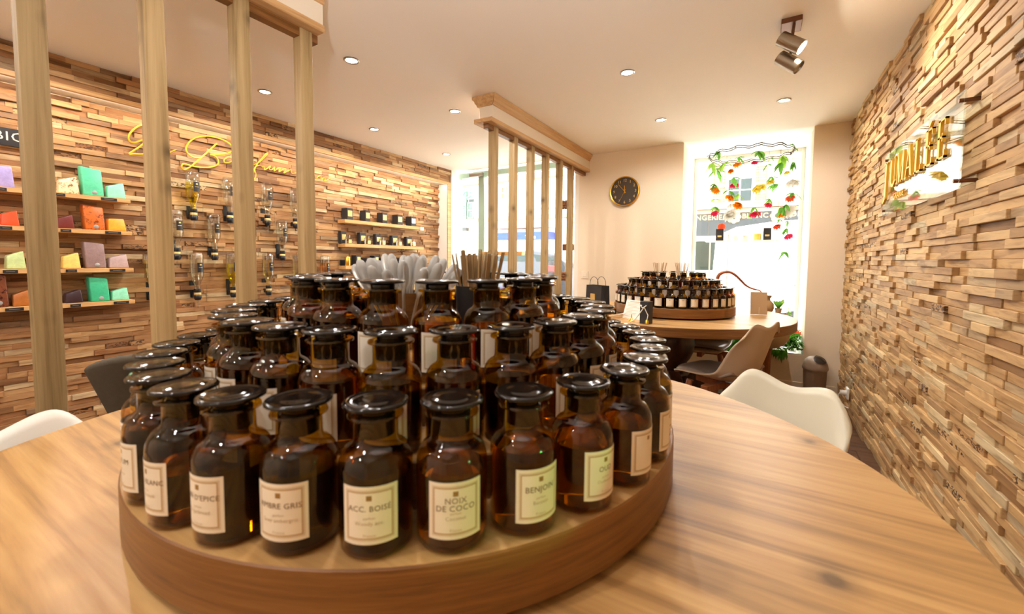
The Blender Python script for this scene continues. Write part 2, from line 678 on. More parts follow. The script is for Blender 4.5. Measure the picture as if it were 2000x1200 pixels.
for nm_, rgb_ in (('leaf', (112, 172, 74)), ('leaf2', (156, 200, 84)), ('orange', (250, 150, 36)), ('pink', (222, 58, 100)), ('coral', (236, 106, 70)), ('yellow', (240, 214, 80)), ('whitepetal', (248, 244, 232))):
    M[nm_] = leafy(nm_ + '_plant', rgb_)
M['fern'] = leafy('fern_plant', (88, 154, 52), .3)
M['candlewhite'] = plain('white_wax', (244, 240, 228), .5)
M['candleyellow'] = plain('yellow_wax', (236, 206, 92), .5)


def soap(name, rgb, tr=.25, vein=None, rough=.3):
    k = NT(name)
    c = lin(rgb)
    tc = k.n('ShaderNodeTexCoord').outputs['Object']
    n = k.noise(tc, 30, 4, .6, 1.5)
    if vein:
        col = k.ramp(n, [(.36, lin(vein)), (.46, c), (.7, tuple(min(1, x * 1.12) for x in c))])
    else:
        col = k.ramp(n, [(.3, tuple(x * .85 for x in c)), (.7, tuple(min(1, x * 1.1) for x in c))])
    k.l(col, k.b.inputs['Base Color'])
    k.set(Roughness=rough)
    k.b.inputs['Subsurface Weight'].default_value = tr
    k.b.inputs['Subsurface Radius'].default_value = (.02, .02, .02)
    k.b.inputs['Subsurface Scale'].default_value = .4
    k.bump(n, .2, .004)
    return k.m


# ------------------------------------------------------------------ room shell
def slab(name, a, b, m):
    return struct(MB().bb(a, b).build(name, m))


X0, Y0 = -4.0, -1.9
ceil = slab('ceiling', (X0, Y0, ZC), (XR + .25, YB + .02, ZC + .1), M['ceil'])
floor = slab('floor', (X0, Y0, -.08), (XR + .25, 5.35, -.012), M['darkwood'])
# floor boards, laid across the room
PL = {}
row = 0
y = -.57
while y < YB - .02:
    x = X0 + .2 + (row % 3) * .37
    xs = [XN]
    while x < XR:
        xs.append(x)
        x += 1.2
    xs.append(XR)
    for a, b in zip(xs, xs[1:]):
        L = round(b - a - .002, 3)
        if L < .05: continue
        if L not in PL: PL[L] = MB().box((0, 0, -.006), (L, .138, .012)).mesh('plank', M['floor'], bevel=.001)
        obj('plank', PL[L], floor, ((a + b) / 2, y + .07, 0))
    y += .14
    row += 1
slab('wall_front', (X0, Y0 - .1, -.08), (XR + .25, Y0, ZC + .1), M['cream'])
wr = slab('wall_right', (XR, Y0, -.08), (XR + .2, YB, ZC), M['kraft'])
wl = slab('wall_left', (XN - .12, Y0, -.08), (XN, 4.36, ZC), M['kraft'])

# back wall: solid bay, low sill under the display window, right pier
WX0, WX1, SILL = -.70, .355, .32
wb = struct(MB().bb((-1.80, YB, -.08), (WX0, YB + .22, ZC + .1)).build('wall_back', M['cream']))
p = MB().bb((WX1, YB, -.08), (XR + .25, YB + .22, ZC + .1)).build('pier', M['cream'], wb)
MB().bb((WX0, YB, -.08), (WX1, YB + .06, SILL)).build('sill_wall', M['cream'], wb)
wy = 5.28
MB().bb((WX0 - .1, YB + .22, -.08), (WX0, wy, ZC + .1)).build('reveal', M['white'], wb)
MB().bb((WX1, YB + .22, -.08), (WX1 + .1, wy, ZC + .1)).build('reveal', M['white'], wb)
MB().bb((WX0 - .1, YB + .02, ZC), (WX1 + .1, wy + .05, ZC + .1)).build('reveal', M['white'], wb)
MB().bb((WX0, YB + .06, -.08), (WX1, wy, .20)).build('planter_bed', M['white'], wb)
bb = struct(MB().bb((-1.66, YB - .014, 0), (WX0, YB, .075)).build('baseboard_back', M['cream'], bevel=.003))
MB().bb((WX0, YB - .014, 0), (WX1, YB, .075)).build('baseboard_section', M['cream'], bb, bevel=.003)
MB().bb((WX1, YB - .014, 0), (XR - .03, YB, .075)).build('baseboard_section', M['cream'], bb, bevel=.003)
# display window
w1 = struct(MB().bb((WX0, wy, .2), (WX1, wy + .008, ZC)).build('window_1', M['pane']))
for a, b in (((WX0, wy - .02, .2), (WX0 + .035, wy + .03, ZC)), ((WX1 - .035, wy - .02, .2), (WX1, wy + .03, ZC)), ((WX0 + .035, wy - .02, .2), (WX1 - .035, wy + .03, .235)), ((WX0 + .035, wy - .02, ZC - .04), (WX1 - .035, wy + .03, ZC))):
    MB().bb(a, b).build('window_frame', M['white'], w1, bevel=.003)

# left wall bulkhead, cove strip and the white return that ends the niche
LZ0 = 2.135
bulk = struct(MB().bb((XN, -1.6, LZ0 + .03), (XL - .02, 4.36, ZC)).build('trim_1', M['kraft']))
MB().bb((XL - .02, -1.6, LZ0), (XL + .006, 4.36, LZ0 + .03)).build('edge_strip', M['shelf'], bulk, bevel=.002)
MB().bb((XN, -1.6, LZ0 + .006), (XL - .021, 4.30, LZ0 + .03)).build('soffit', M['white'], bulk)
MB().bb((XL - .025, -1.55, LZ0 + .0022), (XL - .0205, 4.28, LZ0 + .006)).build('led_strip', M['led'], bulk)
ret = struct(MB().bb((XN, 4.30, 0), (XL - .012, 4.36, LZ0)).build('trim_2', M['white']))
MB().bb((XL - .012, 4.295, 0), (XL + .004, 4.365, LZ0)).build('edge_strip', M['postoak'], ret)
MB().bb((XN, 4.36, 0), (XL + .01, 4.44, ZC)).build('corner_post', M['white'], ret)


# ------------------------------------------------------------------ block-clad walls
BLK = {}


def block_mesh(L, h, d, ax, m):
    """a block standing off the wall along +x or -x, with eased front edges; L along y, h along z"""
    key = (L, h, d, ax)
    if key not in BLK:
        c = .0016
        y, z = L / 2, h / 2
        s = ax
        vs = [(0, -y, -z), (0, y, -z), (0, y, z), (0, -y, z)]
        vs += [(s * (d - c), -y, -z), (s * (d - c), y, -z), (s * (d - c), y, z), (s * (d - c), -y, z)]
        vs += [(s * d, -y + c, -z + c), (s * d, y - c, -z + c), (s * d, y - c, z - c), (s * d, -y + c, z - c)]
        fs = []
        for k in (0, 4):
            for i in range(4):
                j = (i + 1) % 4
                fs.append((k + i, k + j, k + 4 + j, k + 4 + i))
        fs.append((8, 9, 10, 11))
        if s < 0: fs = [tuple(reversed(f)) for f in fs]
        BLK[key] = (vs, fs, None)
    return BLK[key]


def clad(parent, X, ax, y0, y1, z0, z1, h, lens, deps, m, keep, seed, skip=None):
    R = random.Random(seed)
    rows = int(round((z1 - z0) / h))
    h = (z1 - z0) / rows
    items = []
    for r in range(rows):
        z = z0 + (r + .5) * h
        y = y0 - R.random() * .15
        last = None
        while y < y1 - .01:
            L = R.choice(lens)
            a, b = max(y, y0), min(y + L, y1)
            y += L
            if b - a < .03: continue
            d = R.choice(deps)
            if last is not None and abs(d - last) < .004: d = R.choice(deps)
            last = d
            L2 = round(b - a, 2)
            c = (a + b) / 2
            q = proj((X, c, z))
            size = L2 * abs(X) / max(q[2], .3) ** 2 if q[2] > .2 and -10 < q[0] < 2010 and -10 < q[1] < 1200 and not (skip and skip(q, c, z)) else 0
            items.append((size, c, z, b - a, d, R.random()))
    items.sort(key=lambda t: -t[0])
    singles, rest = items[:keep], items[keep:]
    cache = {}
    for _, c, z, L, d, t in singles:
        k = (round(L, 2), round(d, 4))
        if k not in cache:
            vs, fs, _ = block_mesh(k[0], h * .985, k[1], ax, m)
            me = bpy.data.meshes.new('wood_block')
            me.from_pydata(vs, [], fs)
            me.materials.append(m)
            cache[k] = me
        o = obj('wood_block', cache[k], parent, (X, c, z))
        o['single'] = 1.0
    V, Fc, T = [], [], []
    for _, c, z, L, d, t in rest:
        vs, fs, _ = block_mesh(round(L, 2), h * .985, round(d, 4), ax, m)
        b = len(V)
        V += [(x + X, yy + c, zz + z) for x, yy, zz in vs]
        Fc += [tuple(i + b for i in f) for f in fs]
        T += [t] * len(vs)
    me = bpy.data.meshes.new('wood_blocks')
    me.from_pydata(V, [], Fc)
    me.materials.append(m)
    at = me.attributes.new('tone', 'FLOAT', 'POINT')
    at.data.foreach_set('value', T)
    o = obj('wood_blocks', me, parent)
    o['kind'] = 'stuff'
    o['single'] = 0.0


def hidR(q, c, z):
    return c < 1.5 or (q[1] > 1000)


clad(wr, XR, -1, .2, YB, 0, ZC, .0291, [.1, .13, .16, .19, .22, .25, .28], [.008, .012, .016, .020, .024, .028], M['blockR'], 300, 3, hidR)


def hidL(q, c, z):
    return q[0] > 880 or q[1] > 800


clad(wl, XN, 1, .1, 4.30, 0, LZ0, .0335, [.08, .12, .15, .18, .22, .26, .32], [.006, .010, .014, .018, .024, .030], M['blockL'], 298, 5, hidL)
clad(bulk, XL - .02, 1, -.2, 4.36, LZ0 + .032, ZC, .0335, [.1, .15, .2, .26, .32], [.006, .010, .014, .018, .024], M['blockL'], 120, 9)


# ------------------------------------------------------------------ slatted partitions
def partition(label, ya, yb, ys, near):
    t = thing('slatted_partition', label, 'partition', (-1.7475, (ya + yb) / 2, 0))
    yc = (ya + yb) / 2
    H = ZC
    X = lambda x: x + 1.7475
    Y = lambda y_: y_ - yc
    MB().bb((-.055, Y(ya) + .035, 2.165), (.062, Y(yb), H - .001)).build('header_panel', M['trimwhite'], t, bevel=.002)
    e = Y(ya) if near else Y(ya)
    MB().bb((-.085, Y(ya) + .002, 2.135), (.075, Y(yb), 2.165)).build('header_trim', M['postoak'], t, bevel=.003)
    # crown moulding, stepped profile swept along the header
    prof = [(.062, 2.255), (.07, 2.258), (.074, 2.272), (.082, 2.282), (.086, 2.296), (.098, 2.306), (.098, H - .002), (.062, H - .002)]
    mb = MB()
    for sgn in (1, -1):
        pr = [(sgn * (a if a > .063 or sgn > 0 else .055), z) for a, z in prof]
        n = len(pr)
        vs = [(a, Y(ya) + .035 - (abs(a) - .062) * .9, z) for a, z in pr] + [(a, Y(yb), z) for a, z in pr]
        mb.add(vs, [(i, (i + 1) % n, n + (i + 1) % n, n + i) for i in range(n)] + [tuple(range(n)), tuple(range(2 * n - 1, n - 1, -1))])
    pr = [(a - .062, z) for a, z in prof]
    vs, n = [], len(prof)
    for sgn in (-1, 1):
        vs += [(sgn * (.058 + a), Y(ya) + .035 - a * .9, z) for a, z in pr]
    mb.add(vs, [(i, (i + 1) % n, n + (i + 1) % n, n + i) for i in range(n)] + [tuple(range(n)), tuple(range(2 * n - 1, n - 1, -1))])
    mb.build('crown_moulding', M['postoak'], t)
    MB().bb((-.02, Y(ya) + .04, 2.10), (.02, Y(yb), 2.135)).build('rail', M['oakedge'], t)
    for y_ in ys:
        MB().box((0, 0, 1.0675), (.055, .055, 2.135)).build('post', M['post'], t, bevel=.002, loc=(0, Y(y_), 0))
    return t


partition('slatted screen of four pine posts under a panelled header, nearest left', -1.5, 1.185, [1.127, .867, .597, .327, .057, -.213, -.483], True)
partition('slatted screen of six pine posts beside the glass shop front', 2.49, YB, [2.631, 2.922, 3.215, 3.507, 3.815, 4.097], False)

# ------------------------------------------------------------------ shop front left of the back wall: fixed glass, glass door
sf = struct(MB().bb((-3.56, YB + .06, 0), (-3.205, YB + .068, 2.24)).build('window_2', M['pane']))
MB().bb((-3.56, YB + .03, 2.24), (-1.80, YB + .11, 2.30)).build('head_rail', M['doorgreen'], sf, bevel=.003)
MB().bb((-3.56, YB + .03, 2.30), (-1.80, YB + .11, ZC)).build('head_rail', M['white'], sf)
MB().bb((-3.60, YB + .03, 0), (-3.555, YB + .11, ZC)).build('jamb', M['white'], sf)
MB().bb((-3.23, YB + .03, 0), (-3.135, YB + .10, 2.24)).build('mullion', M['doorgreen'], sf, bevel=.004)
MB().bb((-1.86, YB + .02, 0), (-1.80, YB + .11, ZC)).build('jamb', M['white'], sf)
d1 = struct(MB().bb((-3.12, YB + .06, .02), (-1.87, YB + .07, 2.235)).build('door_1', M['pane']))
MB().bb((-3.16, YB - .02, 1.205), (-2.53, YB + .055, 1.253)).build('pull_bar', M['shelf'], d1, bevel=.003)
MB().bb((-2.0, YB + .0, 1.265), (-1.87, YB + .06, 1.34)).build('lock_box', M['bronze'], d1, bevel=.004)
MB().bb((-3.36, YB + .0, 2.235), (-3.14, YB + .05, 2.285)).build('door_closer', M['steel'], d1, bevel=.006)
MB().bb((-3.02, YB + .02, 1.27), (-2.99, YB + .05, 1.45)).build('handle', M['steel'], d1, bevel=.006)
for z in (1.80, .96):
    mb = MB()
    for k in range(6):
        a = k * pi / 3
        mb.lathe([(0, 0), (.022, .001), (.024, .008), (.012, .014), (0, .015)], 10, Matrix.Translation((-2.0 + .034 * cos(a), YB + .055, z + .034 * sin(a))) @ Matrix.Rotation(pi / 2, 4, 'X'))
    mb.lathe([(0, 0), (.02, .002), (.02, .012), (0, .02)], 10, Matrix.Translation((-2.0, YB + .055, z)) @ Matrix.Rotation(pi / 2, 4, 'X'))
    mb.build('rosette', M['bronze'], d1, smooth=True)


# ------------------------------------------------------------------ ceiling spots
def circle_pts(r, n=24):
    return [(r * cos(2 * pi * i / n), r * sin(2 * pi * i / n)) for i in range(n)]


SPLAB = ['nearest spot over the wall-mounted bottles, left row', 'nearest spot right of the slatted screen header, second row', 'middle spot above the small perfume shelves, left row',
         'middle spot in front of the six-post screen', 'spot above and left of the clock, toward the camera', 'farthest spot, beside the shop front glass', 'spot nearest the clock', 'spot before the display window, right of the clock']
spot0 = None
for i in range(8):
    x, y = SPOTS[i]
    lab = 'round recessed ceiling spot, lit, ' + SPLAB[i]
    if spot0 is None:
        spot0 = thing('ceiling_spot', lab, 'ceiling light', (x, y, ZC), 0, 'recessed ceiling spots')
        MB().lathe([(.030, -.001), (.046, -.001), (.046, -.005), (.040, -.009), (.032, -.006), (.030, -.001)], 28).build('trim_ring', M['steel'], spot0, smooth=True)
        MB().lathe([(0, -.006), (.024, -.006), (.031, -.002)], 24).build('lamp', M['lamp'], spot0)
    else:
        dup(spot0, (x, y, ZC), 0, lab)

# twin adjustable spot fitting
TLO = Vector((.085, 2.515, ZC))
tl = thing('spot_fitting', 'twin spot fitting with two brushed steel heads on a brown ceiling plate', 'ceiling light', TLO)
MB().box((0, 0, -.012), (.085, .12, .024)).build('ceiling_plate', M['bronze'], tl, bevel=.002)
for k, (c0, yy, lit) in enumerate((((1545, 84), -.03, 1), ((1541, 122), .03, 0))):
    d = Vector((.74, -.12, -.60 if lit else -.66)).normalized()
    Q = d.to_track_quat('Z', 'Y').to_matrix().to_4x4()
    c = ony(c0[0], c0[1], 2.515 + yy) - TLO
    MB().cyl((c.x + .01, yy, -.024), (c.x + .004, yy, c.z + .02), .006, n=10).build('stem', M['bronze'], tl, smooth=True)
    hd = MB().lathe([(0, -.058), (.031, -.058), (.034, -.055), (.034, .055), (.031, .058), (.029, .05), (0, .045)], 28, Matrix.Translation(c) @ Q).build('lamp_head', M['steel'], tl, smooth=True)
    MB().lathe([(0, .047), (.026, .048), (.0285, .056)], 20, Matrix.Translation(c) @ Q).build('lamp', M['lamp'] if lit else M['clear'], hd)
    if lit:
        l = bpy.data.lights.new('spot_fitting_light', 'SPOT')
        l.energy = 9
        l.color = (1, .95, .88)
        l.spot_size = radians(110)
        l.spot_blend = .7
        l.shadow_soft_size = .02
        o = bpy.data.objects.new('spot_fitting_light', l)
        COL.objects.link(o)
        o.location = TLO + c + d * .07
        o.rotation_euler = d.to_track_quat('-Z', 'Y').to_euler()


# ------------------------------------------------------------------ tables and turntables
def table(label, c, top, R, th):
    t = thing('round_table', label, 'table', (c[0], c[1], 0))
    n = 96
    mb = MB()
    b = .003
    mb.lathe([(0, top), (R - b, top)], n)
    mb.cur = 1
    mb.lathe([(R - b, top), (R, top - b), (R, top - th + b), (R - b, top - th), (0, top - th)], n)
    mb.build('tabletop', [M['oak'], M['oakedge']], t, smooth=30)
    z = top - th
    pr = [(.001, z), (.17, z), (.175, z - .02), (.15, z - .035), (.165, z - .05), (.19, z - .10), (.202, z - .17), (.195, z - .24), (.17, z - .30), (.135, z - .345), (.125, z - .37), (.16, z - .40), (.168, z - .42), (.15, z - .44), (.14, z - .50), (.13, z - .60), (.001, z - .60)]
    ped = MB().lathe(pr, 40).build('pedestal', M['darkwood'], t, smooth=50)
    for k in range(4):
        a = k * pi / 2 + .5
        # scroll foot: side profile swept 9 cm wide
        out = [(.08, .30), (.16, .30), (.22, .26), (.27, .19), (.33, .13), (.42, .10), (.46, .06), (.46, 0), (.36, 0), (.30, .03), (.22, .06), (.08, .08)]
        T = Matrix.Rotation(a, 4, 'Z') @ Matrix.Translation((0, .045, 0)) @ Matrix.Rotation(pi / 2, 4, 'X')
        MB().prism(out, .09, T).build('foot', M['darkwood'], t, bevel=.008, seg=2)
    return t


table('big round oak table in the foreground carrying the near bottle display', (-.571, .634), .76, .858, .065)
TN = .76
table('round oak table on a dark turned pedestal near the display window', (-.62, 3.49), .745, .855, .062)
TF = .745


def turntable(label, c, z0, sc=1.):
    t = thing('turntable', label, 'turntable', (c[0], c[1], z0))
    t.scale = (sc, sc, sc)
    def disc(name, r, za, zb, par):
        mb = MB()
        mb.lathe([(0, zb), (r - .002, zb)], 96)
        mb.cur = 1
        mb.lathe([(r - .002, zb), (r, zb - .002), (r, za), (0, za)], 96)
        return mb.build(name, [M['oak'], M['oakedge']], par, smooth=30)
    MB().lathe([(0, 0), (.30, 0), (.30, .013), (0, .013)], 48).build('swivel_base', M['black'], t, smooth=30)
    disc('tray', .49, .014, .084, t)
    disc('second_tier', .394, .084, .144, t)
    disc('third_tier', .286, .144, .202, t)
    return t


NC, FC, FS = (-.601, .665), (-.585, 3.43), .9
turntable('three-tier round wooden turntable holding the near bottle display', NC, TN)
turntable('three-tier round wooden turntable holding the far bottle display', FC, TF, FS)

# ------------------------------------------------------------------ amber apothecary bottles
SEG = 28


def bottle_meshes(seg):
    out = [(0, .003), (.030, 0), (.0365, .002), (.039, .006), (.039, .085), (.0387, .090), (.0376, .0955), (.0355, .1005), (.0325, .1050), (.0285, .1085), (.0252, .1105), (.0236, .1130), (.0232, .1170), (.0232, .1365), (.0242, .1378), (.0288, .1384), (.0293, .1402), (.0286, .1420), (.0215, .1420)]
    sh = MB().lathe(out, seg).mesh('glass_body', M['amber'], smooth=60)
    lq = {}
    for nm, top in (('full', .094), ('mid', .080), ('low', .062)):
        r = .0365
        pr = [(0, .006), (.0335, .0055), (r, .009), (r, min(top, .088))]
        if top > .088: pr = pr[:-1] + [(r, .085), (.0355, .0925), (.0349, top)]
        pr += [(0, top)]
        for mm in ('liqdark', 'liqamber'):
            lq[nm, mm] = MB().lathe(pr, seg).mesh('liquid', M[mm], smooth=50)
    stp = MB().lathe([(0, .118), (.0195, .118), (.0205, .1405), (.0180, .1425), (.0185, .1480), (.0215, .1500), (.031, .1503), (.0338, .1512), (.0342, .1530), (.0332, .1548), (.030, .1556), (.0285, .1546), (.020, .1549), (.0185, .1556), (.012, .1560), (0, .1558)], seg).mesh('stopper', M['stopper'], smooth=50)
    return sh, lq, stp


def label_mesh(m, w, z0, z1, r=.0394, n=10):
    vs, fs, uv = [], [], []
    for j in range(2):
        for i in range(n + 1):
            a = -w + 2 * w * i / n
            vs.append((r * sin(a), -r * cos(a), z0 if j == 0 else z1))
    me = bpy.data.meshes.new('paper_label')
    fs = [(i, i + 1, n + 2 + i, n + 1 + i) for i in range(n)]
    me.from_pydata(vs, [], fs)
    ul = me.uv_layers.new(name='UVMap')
    for p_ in me.polygons:
        for li in p_.loop_indices:
            vi = me.loops[li].vertex_index
            ul.data[li].uv = ((vi % (n + 1)) / n, vi // (n + 1))
    me.materials.append(m)
    me.shade_smooth()
    return me


def curved_text(lines, r=.03965):
    """lines of (text, size, z, material index) bent round the bottle"""
    mb = MB()
    for body, size, z, mi in lines:
        vs, fs = text_mb(body, size, 0, space=1.05)
        mb.cur = mi
        mb.add([(r * sin(x / r), -r * cos(x / r), z + y_) for x, y_, _ in vs], fs)
    return mb


NEARB = bottle_meshes(32)
FARB = bottle_meshes(16)
LAB = label_mesh(M['paper'], radians(42), .019, .079)
TXT = {9: ('PARFUM', 'Perfume'), 10: ('MUSC BLANC', 'White musk'), 11: ('PAIN D\'EPICE', 'Gingerbread'), 12: ('AMBRE GRIS', 'Grey ambergris'), 13: ('ACC. BOISÉ', 'Woody acc.'), 14: ('NOIX\nDE COCO', 'Coconut'), 15: ('BENJOIN', 'Benzoin'), 16: ('OUD', 'Oudwood')}
TONES = random.Random(21)


def bottle(root_name, label, group, x, y, z, ang, meshes, words=None, lev=None, liq=None, far=False):
    sh, lq, stp = meshes
    t = thing(root_name, label, 'bottle', (x, y, z + .0003), ang + pi / 2, group)
    obj('glass_body', sh, t)
    lev = lev or TONES.choice(['full', 'full', 'mid', 'mid', 'low'])
    liq = liq or TONES.choice(['liqdark', 'liqdark', 'liqdark', 'liqamber'])
    obj('liquid', lq[lev, liq], t)
    obj('stopper', stp, t)
    lb = obj('paper_label', LAB, t)
    if words:
        a, b = words
        L = []
        if '\n' in a:
            p_, q_ = a.split('\n')
            L += [(p_, .0088, .0595, 0), (q_, .0088, .0515, 0)]
        else:
            L += [(a, .0082 if len(a) > 8 else .0092, .056, 0)]
        L += [('parfum', .004, .0465, 1), (b, .0058, .041, 1), ('France', .0045, .0285, 1)]
        curved_text(L).build('printed_text', [M['ink'], M['inkpale']], lb, fix=False)
    return t


RINGS = [(.446, .084, 34, -44.9, 'bottom'), (.35, .144, 27, -42.7, 'middle'), (.24, .202, 18, -45.3, 'top')]


# hand-set front bottles of the near display: ring radius and bearing
HAND = {-5: (.450, -97.6), -4: (.450, -87.2), -3: (.447, -77.), -2: (.441, -66.4), -1: (.442, -55.4), 0: (.446, -44.9), 1: (.447, -34.1), 2: (.449, -22.9), 3: (.450, -11.3), 4: (.450, -.4)}


def display(where, c, z0, meshes, group, rings, jit, sc=1.):
    for ri, (r, dz, n, a0, tier) in enumerate(rings):
        r, dz = r * sc, dz * sc
        sp = 360 / n
        items = []
        for i in range(n):
            a, rr = radians(a0 + sp * i), r
            if where == 'near' and ri == 0:
                k = i if i < n / 2 else i - n
                rr, dg = HAND.get(k, (r, -.4 + (i - 4) * 10.512))
                a = radians(dg)
            x, y = c[0] + rr * cos(a), c[1] + rr * sin(a)
            front = cos(a - atan2(-c[1], -c[0])) > 0.0
            items.append((front, proj((x, y, z0 + dz))[0], i, a, x, y))
        for side in (True, False):
            g = sorted([t for t in items if t[0] == side], key=lambda t: t[1])
            for k, (_, _, i, a, x, y) in enumerate(g):
                pos = 'front' if side else 'back'
                lab = 'amber stoppered bottle, %s from left along the %s of the %s display\'s %s tier' % (ORD[k], pos, where, tier)
                words = None
                lev = liq = None
                if where == 'near' and ri == 0:
                    key = 14 + (i if i < n / 2 else i - n)
                    words = TXT.get(key)
                    if words and key > 10:
                        lab = 'amber bottle labelled %s in the front of the near display\'s bottom tier' % words[0].replace('\n', ' ')
                    lev = {11: 'mid', 12: 'mid', 13: 'mid', 14: 'mid', 15: 'full', 16: 'mid', 10: 'low'}.get(key)
                    liq = {16: 'liqamber', 14: 'liqamber', 11: 'liqdark'}.get(key)
                b_ = bottle('apothecary_bottle', lab, group, x, y, z0 + dz, a + radians(TONES.uniform(-jit, jit)), meshes, words, lev, liq)
                b_.scale = (sc, sc, sc)


display('near', NC, TN, NEARB, 'amber bottles on the near turntable', RINGS, 4)
display('far', FC, TF, FARB, 'amber bottles on the far turntable', [(r, dz, n, a0 + 5, t) for r, dz, n, a0, t in RINGS], 4, FS)

# cups of pipettes and wooden scent sticks in the middle of the near display
TZ = TN + .202
PC = Vector((-.651, .640, TZ))
SC = Vector((-.50, .69, TZ))
cup = thing('cup', 'brown wooden cup full of clear plastic pipettes', 'cup', PC)
MB().lathe([(0, 0), (.038, 0), (.044, .002), (.048, .118), (.045, .118), (.041, .006), (0, .006)], 32).build('body', M['oakedge'], cup, smooth=40)
cup = thing('cup', 'black cup holding wooden scent sticks beside the pipettes', 'cup', SC)
MB().lathe([(0, 0), (.034, 0), (.036, .002), (.041, .135), (.038, .135), (.033, .006), (0, .006)], 32).build('body', M['black'], cup, smooth=40)
pm = MB().lathe([(0, 0), (.0022, .001), (.003, .06), (.0032, .115), (.0046, .122), (.0095, .136), (.0105, .15), (.0105, .168), (.0085, .178), (.004, .184), (0, .185)], 12).mesh('pipette', M['pipette'], smooth=60)
R = random.Random(11)
for k in range(34):
    a = k * 2.399
    rr = .040 * sqrt((k + .5) / 34)
    tilt = radians(6 + 26 * (rr / .04) ** 1.3) * (.8 + .4 * R.random())
    o = tag(obj('pipette', pm, None), 'clear plastic pipette standing in the cup with the other pipettes', 'pipette', 'clear pipettes in the brown cup')
    o.location = PC + Vector((rr * cos(a) * .55, rr * sin(a) * .55, .010 + R.random() * .012))
    o.rotation_euler = (Matrix.Rotation(a, 3, 'Z') @ Matrix.Rotation(tilt, 3, 'Y')).to_euler()
sm = MB().box((0, 0, .094), (.0065, .0015, .188)).mesh('scent_stick', M['stick'])
fm = MB().box((0, 0, .160), (.0082, .003, .062)).mesh('clear_wrap', M['clear'])
for k in range(30):
    a = k * 2.399
    rr = .030 * sqrt((k + .5) / 30)
    o = tag(obj('scent_stick', sm, None), 'flat wooden scent stick with a clear wrapped tip in the black cup', 'stick', 'wooden sticks in the black cup')
    o.location = SC + Vector((rr * cos(a) * .6, rr * sin(a) * .6, .008 + R.random() * .012))
    o.rotation_euler = (Matrix.Rotation(a, 3, 'Z') @ Matrix.Rotation(radians(2 + 9 * rr / .03) * (.8 + .4 * R.random()), 3, 'Y') @ Matrix.Rotation(R.uniform(-1, 1) - a, 3, 'Z')).to_euler()
    obj('clear_wrap', fm, o)

# far display: two cups of thin sticks
TZF = TF + .202 * FS + .0004
for cx_, cy_, lab, g in ((-.68, 3.40, 'thin wooden tester stick in the left cup on the far display', 'tester sticks in the left far cup'), (-.53, 3.48, 'thin wooden tester stick in the right cup on the far display', 'tester sticks in the right far cup')):
    c = thing('cup', 'small dark cup of tester sticks on the far display, ' + ('left one' if cx_ < -.6 else 'right one'), 'cup', (cx_, cy_, TZF))
    MB().lathe([(0, 0), (.03, 0), (.035, .11), (.032, .11), (.028, .005), (0, .005)], 20).build('body', M['black'], c, smooth=40)
    sm2 = MB().box((0, 0, .1), (.004, .0015, .2)).mesh('tester_stick', M['stick'])
    for k in range(16):
        a = k * 2.399
        rr = .024 * sqrt((k + .5) / 16)
        o = tag(obj('tester_stick', sm2, None), lab, 'stick', g)
        o.location = (cx_ + rr * cos(a) * .6, cy_ + rr * sin(a) * .6, TZF + .006 + R.random() * .01)
        o.rotation_euler = (Matrix.Rotation(a, 3, 'Z') @ Matrix.Rotation(radians(3 + 10 * rr / .024), 3, 'Y')).to_euler()


